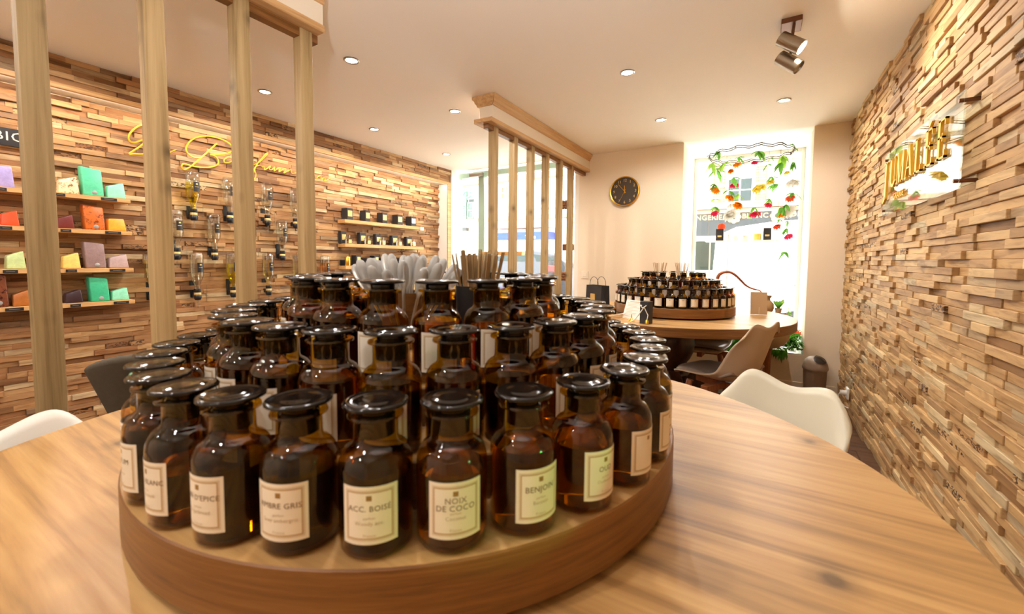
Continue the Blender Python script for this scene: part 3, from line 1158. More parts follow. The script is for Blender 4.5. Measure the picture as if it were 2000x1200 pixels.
# ------------------------------------------------------------------ chairs
def chair(label, loc, face, mshell, mcush, H=.765, legs=True, group='moulded shell chairs'):
    """face: direction the sitter looks. local -y is the front"""
    t = thing('shell_chair', label, 'chair', loc, atan2(face[1], face[0]) + pi / 2, group)
    sc = H / .82
    prof = [(-.235, .405, .155, .0), (-.225, .425, .185, .004), (-.18, .432, .205, .012), (-.08, .422, .222, .03), (.03, .408, .228, .05), (.11, .408, .224, .075), (.165, .43, .216, .095), (.20, .475, .210, .10), (.222, .54, .208, .09), (.24, .61, .208, .075), (.256, .68, .207, .06), (.272, .74, .201, .045), (.285, .785, .186, .032)]
    prof = [(a, z * sc, w, d) for a, z, w, d in prof]
    n = 20
    P = []
    m = len(prof)
    for k, (y_, z, w, d) in enumerate(prof):
        y0, z0, _, _ = prof[max(0, k - 1)]
        y1, z1, _, _ = prof[min(m - 1, k + 1)]
        tx, tz = y1 - y0, z1 - z0
        L = hypot(tx, tz)
        nx, nz = -tz / L, tx / L           # toward the sitter
        rowp = []
        for i in range(n + 1):
            u = -1 + 2 * i / n
            e = abs(u) ** 2.4 * d
            zz = 0
            if k >= m - 3:                 # two soft ears along the top edge with a dip between
                f = (k - m + 4) / 3
                zz = f * (.012 * cos(u * 2 * pi * .78) * -1 + .010 - .075 * max(0, abs(u) - .62) ** 2 / .144)
            rowp.append((u * w, y_ + nx * e, z + nz * e + zz))
        P.append(rowp)
    sh = MB().grid(P).build('shell', mshell, t, smooth='all', fix=False)
    for mod, kw in (('SUBSURF', dict(levels=1, render_levels=1)), ('SOLIDIFY', dict(thickness=.010, offset=0)), ):
        md = sh.modifiers.new(mod.lower(), mod)
        for a, b in kw.items(): setattr(md, a, b)
    # seat pad
    Q = []
    for k in range(1, 7):
        y_, z, w, d = prof[k]
        Q.append([(u * w * .86, y_ + .006, z + .022 * (1 - abs(u) ** 6) + abs(u) ** 2.4 * d * .65 + .004) for u in [-1 + 2 * i / 12 for i in range(13)]])
    cu = MB().grid(Q).build('seat_pad', mcush, t, smooth='all', fix=False)
    md = cu.modifiers.new('solidify', 'SOLIDIFY')
    md.thickness = .016
    md.offset = 0
    if legs:
        zs = .395 * sc
        for a, b in (((-.19, .02), (.19, .02)), ((0, -.17), (0, .20))):
            MB().box(((a[0] + b[0]) / 2, (a[1] + b[1]) / 2, zs - .03), (abs(a[0] - b[0]) + .045 if a[1] == b[1] else .045, .045 if a[1] == b[1] else abs(a[1] - b[1]), .04)).build('crossbar', M['legwood'], t, bevel=.004)
        for sx, sy in ((-1, -1), (1, -1), (-1, 1), (1, 1)):
            a = Vector((sx * .15, .02 + sy * .14, zs - .015))
            b = Vector((sx * .215, .02 + sy * .21, 0))
            MB().cyl(b, a, .012, .021, 12).build('leg', M['legwood'], t, smooth=True)
    return t


chair('pale greige shell chair tucked at the right of the foreground table', (-.078, 1.315, 0), (-.61, -.79), M['chairgreige'], M['cushion'], H=.80)
chair('taupe shell chair with a dark seat pad in front of the far table', (-.195, 3.0, 0), (-.88, .47), M['chairtaupe'], M['cushion'], H=.80)
chair('taupe shell chair on the window side of the far table, mostly hidden under it', (-.42, 4.06, 0), (-.05, -1), M['chairtaupe'], M['cushion'], H=.77)
chair('white shell chair at the far left of the foreground table', (-1.12, .26, 0), (.92, .40), M['chairwhite'], M['chairwhite'], H=.80)

# grey felt tub chair beyond the slatted screen
t = thing('tub_chair', 'dark grey felt chair beyond the slatted screen on the left', 'chair', (-2.34, .83, 0), radians(66))
P = []
for k in range(9):
    z = .40 + .345 * k / 8
    rowp = []
    for i in range(25):
        u = -1 + 2 * i / 24
        a = u * 1.25
        rr = .20 + .085 * k / 8
        dz = -.10 * max(0, abs(u) - .35) ** 1.5 * (k / 8)
        rowp.append((rr * sin(a), -rr * cos(a) * .8 + .05 - .05 * k / 8, z + dz))
    P.append(rowp)
o = MB().grid(P).build('backrest', M['fabric'], t, smooth='all', fix=False)
md = o.modifiers.new('solidify', 'SOLIDIFY')
md.thickness = .045
md.offset = 0
md = o.modifiers.new('bevel', 'BEVEL')
md.width = .018
md.segments = 3
MB().box((0, .02, .40), (.46, .44, .09)).build('seat', M['fabric'], t, bevel=.03, seg=3)
for sx in (-1, 1):
    for sy in (-1, 1):
        MB().cyl((sx * .22, .02 + sy * .2, 0), (sx * .17, .02 + sy * .15, .36), .012, .018, 10).build('leg', M['legwood'], t, smooth=True)


# ------------------------------------------------------------------ left wall: soap shelves
XS = -3.60
def wall_shelf(label, y0, y1, top, th, group):
    t = thing('wall_shelf', label, 'shelf', ((XN + XS) / 2 + .01, (y0 + y1) / 2, top - th), 0, group)
    MB().bb((-(XS - XN) / 2 + .018, -(y1 - y0) / 2, 0), ((XS - XN) / 2 - .01, (y1 - y0) / 2, th)).build('board', M['shelf'], t, bevel=.0015)
    return t


SH = [(1.53, 'topmost'), (1.318, 'second'), (1.075, 'third'), (.862, 'lowest')]
for z, nm in SH:
    t = wall_shelf('narrow oak soap shelf on the left wall, %s of four' % nm, -.3, 1.08, z, .026, 'soap shelves')


def soap_block(label, x0, x1, y0, y1, shelf, m, kind, group='soaps on the oak shelves', depth=.07):
    """block between photo columns x0..x1 with its top at y0, standing on the given shelf"""
    z = SH[shelf][0]
    ya = onx(x0, (y0 + y1) / 2, XS - .02).y
    yb_ = onx(x1, (y0 + y1) / 2, XS - .02).y
    zt = onx((x0 + x1) / 2, y0, XS - .03).z
    w, h = (yb_ - ya), zt - z
    t = thing('soap_block', label, 'soap', (XS - .02 - depth / 2, (ya + yb_) / 2, z + .0004), 0, group)
    w2, d2 = w / 2, depth / 2
    if kind == 'tall':
        b = [(-d2, -w2 * .86), (d2, -w2 * .80), (d2, w2 * .92), (-d2, w2)]
        tp = [(-d2 * .9, -w2), (d2 * .7, -w2 * .95), (d2 * .75, w2 * .8), (-d2 * .9, w2 * .9)]
        hs = [1, .97, .90, .93]
    else:
        b = [(-d2, -w2), (d2, -w2 * .96), (d2, w2), (-d2, w2 * .96)]
        tp = [(-d2 * .8, -w2 * .86), (d2 * .7, -w2 * .86), (d2 * .8, w2 * .80), (-d2 * .8, w2 * .74)]
        hs = [.72, .70, .98, 1] if kind == 'wedge' else [.97, .94, .98, 1]
    vs = [(x, y_, 0) for x, y_ in b] + [(x, y_, h * k) for (x, y_), k in zip(tp, hs)]
    MB().add(vs, [(3, 2, 1, 0), (4, 5, 6, 7), (0, 1, 5, 4), (1, 2, 6, 5), (2, 3, 7, 6), (3, 0, 4, 7)]).build('bar', m, t, smooth=60, bevel=min(w, h) * .07, seg=3)
    if kind == 'tall':
        MB().lathe([(0, .004), (.010, .003), (.013, 0), (0, 0)], 14, Matrix.Translation((d2 * .98, w2 * .1, h * .12)) @ Matrix.Rotation(pi / 2, 4, 'Y')).build('pale_disc', M['pipette'], t, smooth=True)  # small pale disc low on the front of the tall block
    return t


MINT = soap('soap_mint', (96, 206, 160)); MINTP = soap('soap_pale_mint', (148, 226, 190)); TEAL = soap('soap_teal', (64, 188, 140))
SO = [('lavender soap slab at the left frame edge on the topmost shelf', -14, 28, 323, 352, 0, soap('soap_lavender', (170, 156, 206)), 'block'),
      ('ivory soap with brown veins on the topmost shelf', 113, 155, 343, 368, 0, soap('soap_ivory', (236, 216, 170), .2, (140, 84, 40)), 'wedge'),
      ('tall mint green soap block on the topmost shelf', 158, 204, 326, 374, 0, MINT, 'tall'),
      ('small pale mint soap wedge ending the topmost shelf', 209, 246, 356, 379, 0, MINTP, 'wedge'),
      ('vivid red-orange soap on the second shelf', 0, 38, 410, 436, 1, soap('soap_red', (232, 84, 40)), 'wedge'),
      ('dark burgundy soap on the second shelf', 112, 146, 419, 443, 1, soap('soap_burgundy', (110, 36, 30)), 'wedge'),
      ('tall orange-brown marbled soap block on the second shelf', 162, 207, 400, 447, 1, soap('soap_rust', (206, 106, 40), .2, (120, 50, 20)), 'tall'),
      ('small bright orange soap wedge ending the second shelf', 211, 247, 427, 450, 1, soap('soap_orange', (248, 168, 50)), 'block'),
      ('pale green soap wedge on the third shelf', 11, 51, 490, 518, 2, soap('soap_lime', (196, 214, 150)), 'wedge'),
      ('soft yellow soap wedge on the third shelf', 122, 158, 493, 518, 2, soap('soap_yellow', (236, 206, 112)), 'wedge'),
      ('tall mauve-grey translucent soap block on the third shelf', 164, 209, 471, 518, 2, soap('soap_mauve_grey', (150, 124, 122), .1, None, .15), 'tall'),
      ('small mauve soap wedge ending the third shelf', 213, 252, 496, 519, 2, soap('soap_mauve', (186, 160, 156)), 'wedge'),
      ('tall dark amber soap block at the left frame edge, lowest shelf', -30, 18, 530, 595, 3, soap('soap_dark_amber', (120, 66, 44), .1, (60, 26, 24), .15), 'tall'),
      ('amber brown soap wedge on the lowest shelf', 24, 60, 567, 595, 3, soap('soap_amber', (176, 104, 44)), 'wedge'),
      ('black plum soap on the lowest shelf', 127, 163, 566, 590, 3, soap('soap_plum', (56, 34, 40)), 'wedge'),
      ('tall teal green soap block on the lowest shelf', 174, 216, 540, 588, 3, TEAL, 'tall'),
      ('small pale mint soap ending the lowest shelf', 219, 253, 562, 586, 3, MINTP, 'wedge')]
for a in SO: soap_block(*a)
# price tags on the shelf fronts
TG = [(-6, 18, 0), (111, 131, 0), (200, 231, 0), (0, 24, 1), (118, 139, 1), (205, 236, 1), (0, 30, 2), (124, 146, 2), (210, 241, 2), (0, 37, 3), (129, 150, 3), (215, 245, 3)]
tagname = ['left', 'middle', 'right']
for i, (xa, xb, s) in enumerate(TG):
    z = SH[s][0]
    ya, yb_ = onx(xa, 450, XS).y, onx(xb, 450, XS).y
    t = thing('price_tag', 'small black price strip on the %s soap shelf, %s one' % (SH[s][1], tagname[i % 3]), 'price tag', (XS + .001, (ya + yb_) / 2, z - .014), 0, 'price strips on the soap shelves')
    MB().bb((0, -(yb_ - ya) / 2, -.0085), (.0025, (yb_ - ya) / 2, .0085)).build('strip', M['tagblack'], t)
    MB().bb((.0026, -(yb_ - ya) * .3, -.0015), (.003, (yb_ - ya) * .3, .0015)).build('printed_line', M['taggrey'], t)
# BIO plaque
t = thing('plaque', 'black wall plaque lettered BIO above the soap shelves', 'sign', (XN + .034, .525, 1.825))
MB().bb((0, -.30, -.05), (.012, .155, .05)).build('board', M['tagblack'], t, bevel=.001)
vs, fs = text_mb('BIO', .072, .001, 'CENTER', 1.1)
MB().add(vs, fs, Matrix.Translation((.0128, .065, .002)) @ Matrix(((0, 0, 1, 0), (1, 0, 0, 0), (0, 1, 0, 0), (0, 0, 0, 1)))).build('lettering', M['paper'] if 0 else M['trimwhite'], t, fix=False)

# ------------------------------------------------------------------ gold script lettering on the left wall
XT = XN + .045


def smooth_path(pts, k=6):
    out = []
    n = len(pts)
    for i in range(n - 1):
        p0, p1, p2, p3 = pts[max(i - 1, 0)], pts[i], pts[i + 1], pts[min(i + 2, n - 1)]
        for j in range(k):
            t = j / k
            out.append(.5 * ((2 * p1) + (-p0 + p2) * t + (2 * p0 - 5 * p1 + 4 * p2 - p3) * t * t + (-p0 + 3 * p1 - 3 * p2 + p3) * t ** 3))
    out.append(pts[-1])
    return out


def zc(lst):
    return [(230 + x * .215, 220 + y * .215) for x, y in lst]


SCR = [zc([(235, 112), (190, 122), (135, 160), (98, 215), (110, 262), (150, 272), (200, 258), (250, 235)]),
       zc([(330, 190), (270, 250), (200, 310), (105, 375), (160, 378), (240, 380), (320, 375), (380, 372)]),
       zc([(390, 372), (440, 358), (470, 340), (455, 325), (430, 340), (425, 365), (450, 372), (500, 350), (535, 335)]),
       zc([(900, 280), (830, 345), (770, 400), (700, 460), (640, 505), (605, 520), (580, 495), (590, 468), (620, 470), (660, 482), (720, 495), (800, 500), (870, 490), (912, 465), (905, 420), (870, 390), (840, 385), (920, 382), (990, 372), (1040, 345), (1030, 300), (980, 260), (900, 228), (800, 213), (700, 232), (640, 280), (620, 330), (640, 375), (700, 410), (770, 405)]),
       zc([(1040, 415), (1000, 405), (965, 430), (975, 455), (1020, 450), (1050, 425), (1055, 450), (1100, 440)]),
       zc([(1100, 440), (1120, 425), (1135, 440), (1160, 435), (1190, 470)]),
       zc([(1190, 470), (1250, 470), (1310, 430), (1360, 375), (1350, 372), (1310, 415), (1265, 470), (1245, 520), (1255, 560), (1245, 600), (1225, 600), (1235, 540), (1250, 495), (1290, 480), (1320, 500)]),
       zc([(1320, 490), (1335, 500), (1330, 520), (1355, 510), (1385, 485), (1378, 515), (1400, 520), (1425, 495), (1420, 530), (1450, 510), (1475, 505), (1465, 538), (1500, 515), (1525, 515), (1510, 548), (1545, 530), (1575, 520), (1580, 550), (1610, 550)]),
       zc([(1610, 550), (1650, 545), (1670, 560), (1650, 580), (1700, 575)]),
       zc([(1700, 575), (1740, 570), (1750, 595), (1790, 575), (1800, 600), (1830, 575), (1850, 580), (1845, 605), (1870, 595), (1885, 600), (1875, 620), (1930, 600)])]
t = thing('script_sign', 'gold handwritten script lettering across the wood wall behind the screen', 'sign', (XT, 2.0, 1.95))
for i, st in enumerate(SCR):
    pts = [onx(x, y, XT) - Vector((XT, 2.0, 1.95)) for x, y in st]
    pp = smooth_path(pts, 5)
    MB().tube(pp, [.0062 if i in (0, 1, 3) else .0042] * len(pp), 6).build('stroke', M['goldflat'], t, smooth=True)

# ------------------------------------------------------------------ wall dispensers with upturned bottles
out = [(.0, 0), (.030, -.001), (.040, -.006), (.044, -.016), (.0445, -.16), (.042, -.182), (.034, -.205), (.024, -.228), (.0185, -.245), (.017, -.285), (.0, -.285)]
PB = MB().lathe(out, 24).mesh('glass_bottle', M['pumpglass'], smooth=50)
LQ = {}
for nm, rgb, top in (('yellow', (.99, .93, .16), -.085), ('pale', (.985, .97, .92), -.05), ('straw', (.97, .92, .70), -.06), ('amber', (.95, .68, .28), -.075)):
    pr = [(0, top), (.0425, top), (.0428, -.16), (.0402, -.181), (.0325, -.204), (.0225, -.227), (.017, -.245), (.0155, -.283), (0, -.283)]
    LQ[nm] = MB().lathe(pr, 24).mesh('liquid', shell('pump_liquid_' + nm, rgb, 1.2), smooth=50)
PCAP = MB().lathe([(0, -.275), (.0215, -.275), (.023, -.28), (.023, -.302), (.0215, -.304), (.0215, -.322), (.024, -.324), (.0245, -.345), (.018, -.362), (.0, -.363)], 20).mesh('valve_cap', M['black'], smooth=50)
PRING = MB().lathe([(.0218, -.304), (.0228, -.306), (.0228, -.320), (.0218, -.322)], 20).mesh('clear_collar', M['goldpaper'], smooth=50)
PNOZ = MB().lathe([(0, -.36), (.007, -.362), (.0055, -.385), (.008, -.392), (.005, -.41), (.0035, -.425), (0, -.425)], 10).mesh('nozzle', M['clear'], smooth=50)
mb = MB().bb((-.078, -.020, -.345), (-.062, .020, -.215)).bb((-.062, -.014, -.340), (-.02, .014, -.305))
PBR = mb.mesh('bracket', M['black'], bevel=.003)
mb = MB().cyl((.005, .058, -.25), (.005, .058, -.335), .0028, n=8).cyl((.005, .058, -.325), (.005, .02, -.325), .0035, n=8).lathe([(0, -.334), (.010, -.334), (.010, -.329), (0, -.329)], 10, Matrix.Translation((.005, .058, 0)))
PLV = mb.mesh('dosing_lever', M['clear'], smooth=50)


def wrap_patch(name, w, z0, z1, r, az, m, n=8):
    vs = []
    for z in (z0, z1):
        for i in range(n + 1):
            a = az - w + 2 * w * i / n
            vs.append((r * cos(a), r * sin(a), z))
    me = bpy.data.meshes.new(name)
    me.from_pydata(vs, [], [(i, i + 1, n + 2 + i, n + 1 + i) for i in range(n)])
    me.materials.append(m)
    me.shade_smooth()
    return me


AZ = radians(12)
PLB = wrap_patch('label', radians(28), -.150, -.078, .0449, AZ, M['tagblack'])
PLM = wrap_patch('label_mark', radians(8), -.098, -.089, .0452, AZ, M['goldpaper'], 3)
PLT = wrap_patch('label_text', radians(17), -.116, -.1135, .0452, AZ, M['goldpaper'], 4)
PUMPS = [(1.46, 1.787, 'yellow', 'with bright yellow liquid in the top row'), (1.708, 1.79, 'pale', 'second in the top row, half behind a post'), (2.003, 1.793, 'pale', 'third in the top row, with nearly colourless liquid'), (2.255, 1.785, 'pale', 'fourth in the top row, mostly behind the rightmost post'),
         (1.345, 1.493, 'pale', 'first in the middle row, right of a post'), (1.59, 1.490, 'pale', 'second in the middle row, fully in view'), (1.857, 1.49, 'straw', 'third in the middle row, behind a post'), (2.125, 1.490, 'pale', 'fourth in the middle row, in the gap before the rightmost post'), (2.40, 1.49, 'pale', 'fifth in the middle row, behind the rightmost post'),
         (1.20, 1.187, 'straw', 'first in the bottom row, behind a post'), (1.466, 1.187, 'pale', 'second in the bottom row, below the yellow one'), (1.716, 1.190, 'yellow', 'third in the bottom row, yellow and half hidden'), (1.997, 1.188, 'straw', 'fourth in the bottom row'), (2.265, 1.185, 'straw', 'fifth in the bottom row, mostly behind the rightmost post'), (2.545, 1.178, 'amber', 'with amber liquid, right of the rightmost post')]
for y, z, lq, lab in PUMPS:
    t = thing('wall_dispenser', 'upturned bottle dispenser ' + lab, 'dispenser', (-3.66, y, z), 0, 'bottle dispensers on the left wall')
    for nm, me in (('bracket', PBR), ('liquid', LQ[lq]), ('valve_cap', PCAP), ('clear_collar', PRING), ('nozzle', PNOZ), ('dosing_lever', PLV)): obj(nm, me, t)
    gb = obj('glass_bottle', PB, t)
    lb = obj('label', PLB, gb)
    obj('label_mark', PLM, gb)
    obj('label_text', PLT, gb)

# ------------------------------------------------------------------ perfume shelves
PS = [(1.545, 'top'), (1.302, 'middle'), (1.076, 'bottom')]
for z, nm in PS: wall_shelf('small oak perfume shelf on the wood wall, %s of three' % nm, 2.735, 3.87, z, .036, 'perfume shelves')


def yat(px, X): return onx(px, 470, X).y


def carton(label, xa, xb, top_y, s, lab=M['goldpaper'], d=.075, xf=XS - .025, group='black perfume cartons', lx=.1, la=(.12, .88, .30, .80)):
    """black carton whose front spans photo columns xa..xb"""
    z = PS[s][0]
    ya, yb_ = yat(xa, xf), yat(xb, xf)
    h = onx((xa + xb) / 2, top_y, xf).z - z
    t = thing('perfume_carton', label, 'box', (xf - d / 2, (ya + yb_) / 2, z + .0004), 0, group)
    w = yb_ - ya
    MB().bb((-d / 2, -w / 2, 0), (d / 2, w / 2, h)).build('carton', M['blackcard'], t, bevel=.0015)
    MB().bb((d / 2, w * (la[0] - .5), h * la[2]), (d / 2 + .001, w * (la[1] - .5), h * la[3])).build('label', lab, t)
    return t


PAPERW = plain('carton_label_white', (238, 236, 228), .5)
for i, (a, b, ty) in enumerate([(679, 690, 407), (714.5, 724, 411.5), (747.5, 757, 416), (777, 787, 420), (803.5, 813, 423.5)]):
    carton('square black perfume carton, %s from the left on the top perfume shelf' % ORD[i], a, b, ty, 0, PAPERW if i == 4 else M['goldpaper'], d=.09)
for i, (a, b, ty) in enumerate([(666, 677, 452), (703, 715, 455), (734, 744, 458), (766, 777, 460.5), (794, 805, 463)]):
    carton('tall black perfume carton, %s from the left on the middle perfume shelf' % ORD[i], a, b, ty, 1, M['goldpaper'], d=.045, xf=XS - .055, la=(.2, .9, .3, .75))


def flacon(label, xa, xb, s, w=.055, h=.06, m='clear', cap='steel', liq=(.9, .8, .5), d=.03, xf=XS - .03, capr=.009, caph=.022, group='square perfume bottles'):
    z = PS[s][0]
    y = (yat(xa, xf) + yat(xb, xf)) / 2
    t = thing('perfume_bottle', label, 'bottle', (xf - d / 2, y, z + .0004), 0, group)
    MB().bb((-d / 2, -w / 2, 0), (d / 2, w / 2, h)).build('flask', M[m], t, bevel=.004, seg=2)
    if m == 'clear':
        MB().bb((-d / 2 + .003, -w / 2 + .003, .003), (d / 2 - .003, w / 2 - .003, h * .8)).build('perfume', LIQF, t)
        MB().bb((d / 2, -w * .34, h * .12), (d / 2 + .0008, w * .34, h * .72)).build('label', M['goldpaper'], t)
    MB().cyl((0, 0, h), (0, 0, h + .008), capr * .7, n=12).build('neck', M['gold'], t)
    MB().lathe([(0, h + .008), (capr, h + .008), (capr, h + .007 + caph), (0, h + .008 + caph)], 16).build('cap', M[cap], t, smooth=40)
    return t


LIQF = shell('perfume_liquid', (.95, .88, .66), 1.2)
for i, (a, b) in enumerate([(679, 689), (716.5, 726), (745.5, 755), (777.5, 787), (805, 814)]):
    flacon('square glass perfume bottle with steel cap, %s from the left on the middle shelf' % ORD[i], a, b, 1)
for i, a in enumerate([675, 712, 741.5, 774, 802]):
    flacon('slim steel-capped travel spray beside the %s carton on the middle shelf' % ORD[i], a, a + 2.6, 1, w=.018, h=.05, m='steel', d=.016, capr=.006, caph=.014, group='slim travel sprays')
t = thing('storage_jar', 'squat dark jar with a clear lid at the left end of the bottom shelf', 'jar', (XS - .08, 2.72 + .06, PS[2][0] + .0004))
MB().lathe([(0, 0), (.042, 0), (.045, .004), (.045, .058), (0, .058)], 24).build('body', M['black'], t, smooth=40)
MB().lathe([(.044, .058), (.046, .06), (.046, .088), (.04, .092), (0, .093)], 24).build('lid', M['clear'], t, smooth=40)
t = thing('gold_flask', 'gold cylindrical flask at the left of the bottom perfume shelf', 'bottle', (XS - .035, yat(680, XS - .02), PS[2][0] + .0004))
MB().lathe([(0, 0), (.026, 0), (.027, .003), (.027, .088), (.024, .092), (0, .092)], 24).build('body', M['gold'], t, smooth=40)
for i, (a, b, ty) in enumerate([(695, 705, 499), (731, 740, 500), (760, 770, 501), (792, 801, 501)]):
    carton('black candle carton with a gold corner label, %s from the left on the bottom shelf' % ORD[i], a, b, ty, 2, M['goldpaper'], d=.075, group='candle cartons', la=(.25, .85, .45, .85))
for i, (a, b) in enumerate([(706, 718), (740.5, 752), (773, 784), (805, 815)]):
    y = (yat(a, XS - .05) + yat(b, XS - .05)) / 2
    t = thing('candle', 'black glass candle, %s from the left on the bottom perfume shelf' % ORD[i], 'candle', (XS - .055, y, PS[2][0] + .0004), 0, 'black candles')
    MB().lathe([(0, 0), (.033, 0), (.036, .003), (.040, .078), (.037, .078), (.035, .066), (0, .066)], 24).build('glass', M['black'], t, smooth=40)
    MB().lathe([(0, .0662), (.0345, .0662), (.0345, .067), (0, .067)], 20).build('wax', M['candlewhite'], t)
t = thing('price_cube', 'small white cube clipped to the right end of the top perfume shelf', 'price tag', (XS + .001, 3.83, 1.520))
MB().bb((0, -.03, -.018), (.012, .03, .022)).build('cube', M['white'], t, bevel=.002)

# ------------------------------------------------------------------ acrylic sign on the right wall
XG = XR - .062
sg = thing('acrylic_sign', 'clear acrylic sign with raised gold capital letters on the right wall', 'sign', (XG, 2.46, 1.55))
SY0, SY1, SZ0, SZ1 = 1.945, 2.925, 1.315, 1.613
R0, R1 = onx(1884, 186, XG), onx(1876, 372, XG)
L0, L1 = onx(1727, 302, XG), onx(1727, 420, XG)
SY0, SY1 = (R0.y + R1.y) / 2, (L0.y + L1.y) / 2
SZ1, SZ0 = (R0.z + L0.z) / 2, (R1.z + L1.z) / 2
sg.location = (XG, (SY0 + SY1) / 2, (SZ0 + SZ1) / 2)
wd, ht = SY1 - SY0, SZ1 - SZ0
MB().bb((-.002, -wd / 2, -ht / 2), (.003, wd / 2, ht / 2)).build('sheet', M['acrylic'], sg, bevel=.001)
for a in (-1, 1):
    for b in (-1, 1):
        MB().cyl((-.008, a * (wd / 2 - .03), b * (ht / 2 - .03)), (.05, a * (wd / 2 - .03), b * (ht / 2 - .03)), .007, n=12).build('standoff', M['bronze'], sg, smooth=40)


def serif_letters(mb, word, x, z, h, adv, T, thick, thin, first=None):
    """upright serif capitals made of bars; x runs along the sign"""
    def bar(x0, z0, x1, z1, w):
        d = Vector((x1 - x0, z1 - z0))
        n = Vector((-d.y, d.x)).normalized() * w / 2
        mb.prism([(x0 - n.x, z0 - n.y), (x1 - n.x, z1 - n.y), (x1 + n.x, z1 + n.y), (x0 + n.x, z0 + n.y)], .010, T)

    def rect(a, b, c, d):
        mb.prism([(a, b), (c, b), (c, d), (a, d)], .010, T)
    for i, c in enumerate(word):
        w = adv * .74
        s = thin
        if c == 'J':
            rect(x + w * .5, z - h * .30, x + w * .5 + thick, z + h)
            rect(x + w * .2, z + h - s, x + w * .5 + thick * 1.7, z + h)
            bar(x + w * .5 + thick * .5, z - h * .27, x + w * .18, z - h * .42, thick * .8)
            bar(x + w * .20, z - h * .42, x + w * .06, z - h * .36, thick * .9)
        elif c == 'U':
            rect(x + w * .08, z + h * .2, x + w * .08 + thick, z + h)
            rect(x + w * .86, z + h * .2, x + w * .86 + s, z + h)
            pts = [(x + w * .08 + thick / 2 + (w * .78) * k / 8, z + h * .2 - h * .17 * sin(pi * k / 8)) for k in range(9)]
            for p_, q_ in zip(pts, pts[1:]): bar(*p_, *q_, (thick + s) * .55)
            rect(x - w * .02, z + h - s, x + w * .32, z + h)
            rect(x + w * .74, z + h - s, x + w * 1.0, z + h)
        elif c == 'M':
            rect(x + w * .02, z, x + w * .02 + s, z + h)
            rect(x + w * .95 - thick * .5, z, x + w * .95 + thick * .5, z + h)
            bar(x + w * .06, z + h, x + w * .47, z + h * .02, thick)
            bar(x + w * .47, z + h * .02, x + w * .92, z + h, s)
            rect(x - w * .08, z, x + w * .16, z + s)
            rect(x + w * .76, z, x + w * 1.12, z + s)
        elif c == 'A':
            bar(x + w * .08, z, x + w * .5, z + h, s * 1.2)
            bar(x + w * .5, z + h, x + w * .90, z, thick)
            rect(x + w * .24, z + h * .30, x + w * .76, z + h * .30 + s)
            rect(x - w * .06, z, x + w * .22, z + s)
            rect(x + w * .70, z, x + w * 1.06, z + s)
        elif c in 'LE':
            rect(x + w * .12, z, x + w * .12 + thick, z + h)
            rect(x, z, x + w * .85, z + s)
            rect(x + w * .85 - s, z, x + w * .85, z + h * .2)
            rect(x, z + h - s, x + w * (.42 if c == 'L' else .82), z + h)
            if c == 'E':
                rect(x + w * .12, z + h * .52, x + w * .6, z + h * .52 + s)
                rect(x + w * .6 - s, z + h * .43, x + w * .6, z + h * .64)
                rect(x + w * .82 - s, z + h * .82, x + w * .82, z + h)
        x += adv
    return mb


# letters read from the room: along -y, so x of the lettering is -y
TS = Matrix(((0, 0, -1, -.0025), (-1, 0, 0, 0), (0, 1, 0, 0), (0, 0, 0, 1)))
lx = {}
adv = wd * .128
for i, c in enumerate('JUMALEE'):
    x = -wd * .465 + adv * i + (.0 if i else -.006)
    serif_letters(MB(), c, x, -ht * .10, ht * .44, adv, TS, .022, .007).build('letter', M['goldflat'], sg)
mb = MB()
x = -wd * .465 + adv * 5
mb.prism([(x + .03, ht * .365), (x + .045, ht * .365), (x + .068, ht * .42), (x + .05, ht * .42)], .010, TS)
mb.build('accent', M['goldflat'], sg)
vs, fs = text_mb('GRASSE', ht * .135, .008, 'CENTER', 1.2)
MB().add([(a, b, c + .005) for a, b, c in vs], fs, TS @ Matrix.Translation((-wd * .17, -ht * .27, 0))).build('small_lettering', M['goldflat'], sg, fix=False)

# ------------------------------------------------------------------ wall clock
cc = ony(1220, 374, YB - .02)
t = thing('wall_clock', 'round gold-rimmed wall clock with a dark brown face on the back wall', 'clock', (cc.x, YB, cc.z))
RY = Matrix.Rotation(pi / 2, 4, 'X')
CR = .158
MB().lathe([(0, .004), (CR - .014, .004), (CR - .012, .03), (CR - .004, .034), (CR, .03), (CR, 0), (0, 0)], 56, RY).build('rim', M['gold'], t, smooth=40)
MB().lathe([(0, .018), (CR - .0125, .018)], 48, RY).build('dial', plain('clock_dial', (66, 56, 46), .45), t)
for k in range(1, 13):
    a = k * pi / 6
    vs, fs = text_mb(str(k), .040, .001)
    mb = MB().add(vs, fs, Matrix.Translation((.115 * sin(a), -.0195, .115 * cos(a))) @ RY)
    mb.build('numeral', M['goldpaper'], t, fix=False)
for nm, ang, L, w, dz in (('hour_hand', radians(356), .062, .009, .021), ('minute_hand', radians(318), .105, .006, .023), ('second_hand', radians(207), .10, .003, .025)):
    MB().prism([(-w / 2, -.022), (w / 2, -.022), (w * .35, L), (-w * .35, L)], .0015, Matrix.Translation((0, -dz, 0)) @ Matrix.Rotation(ang, 4, 'Y') @ RY).build(nm, M['gold'], t)

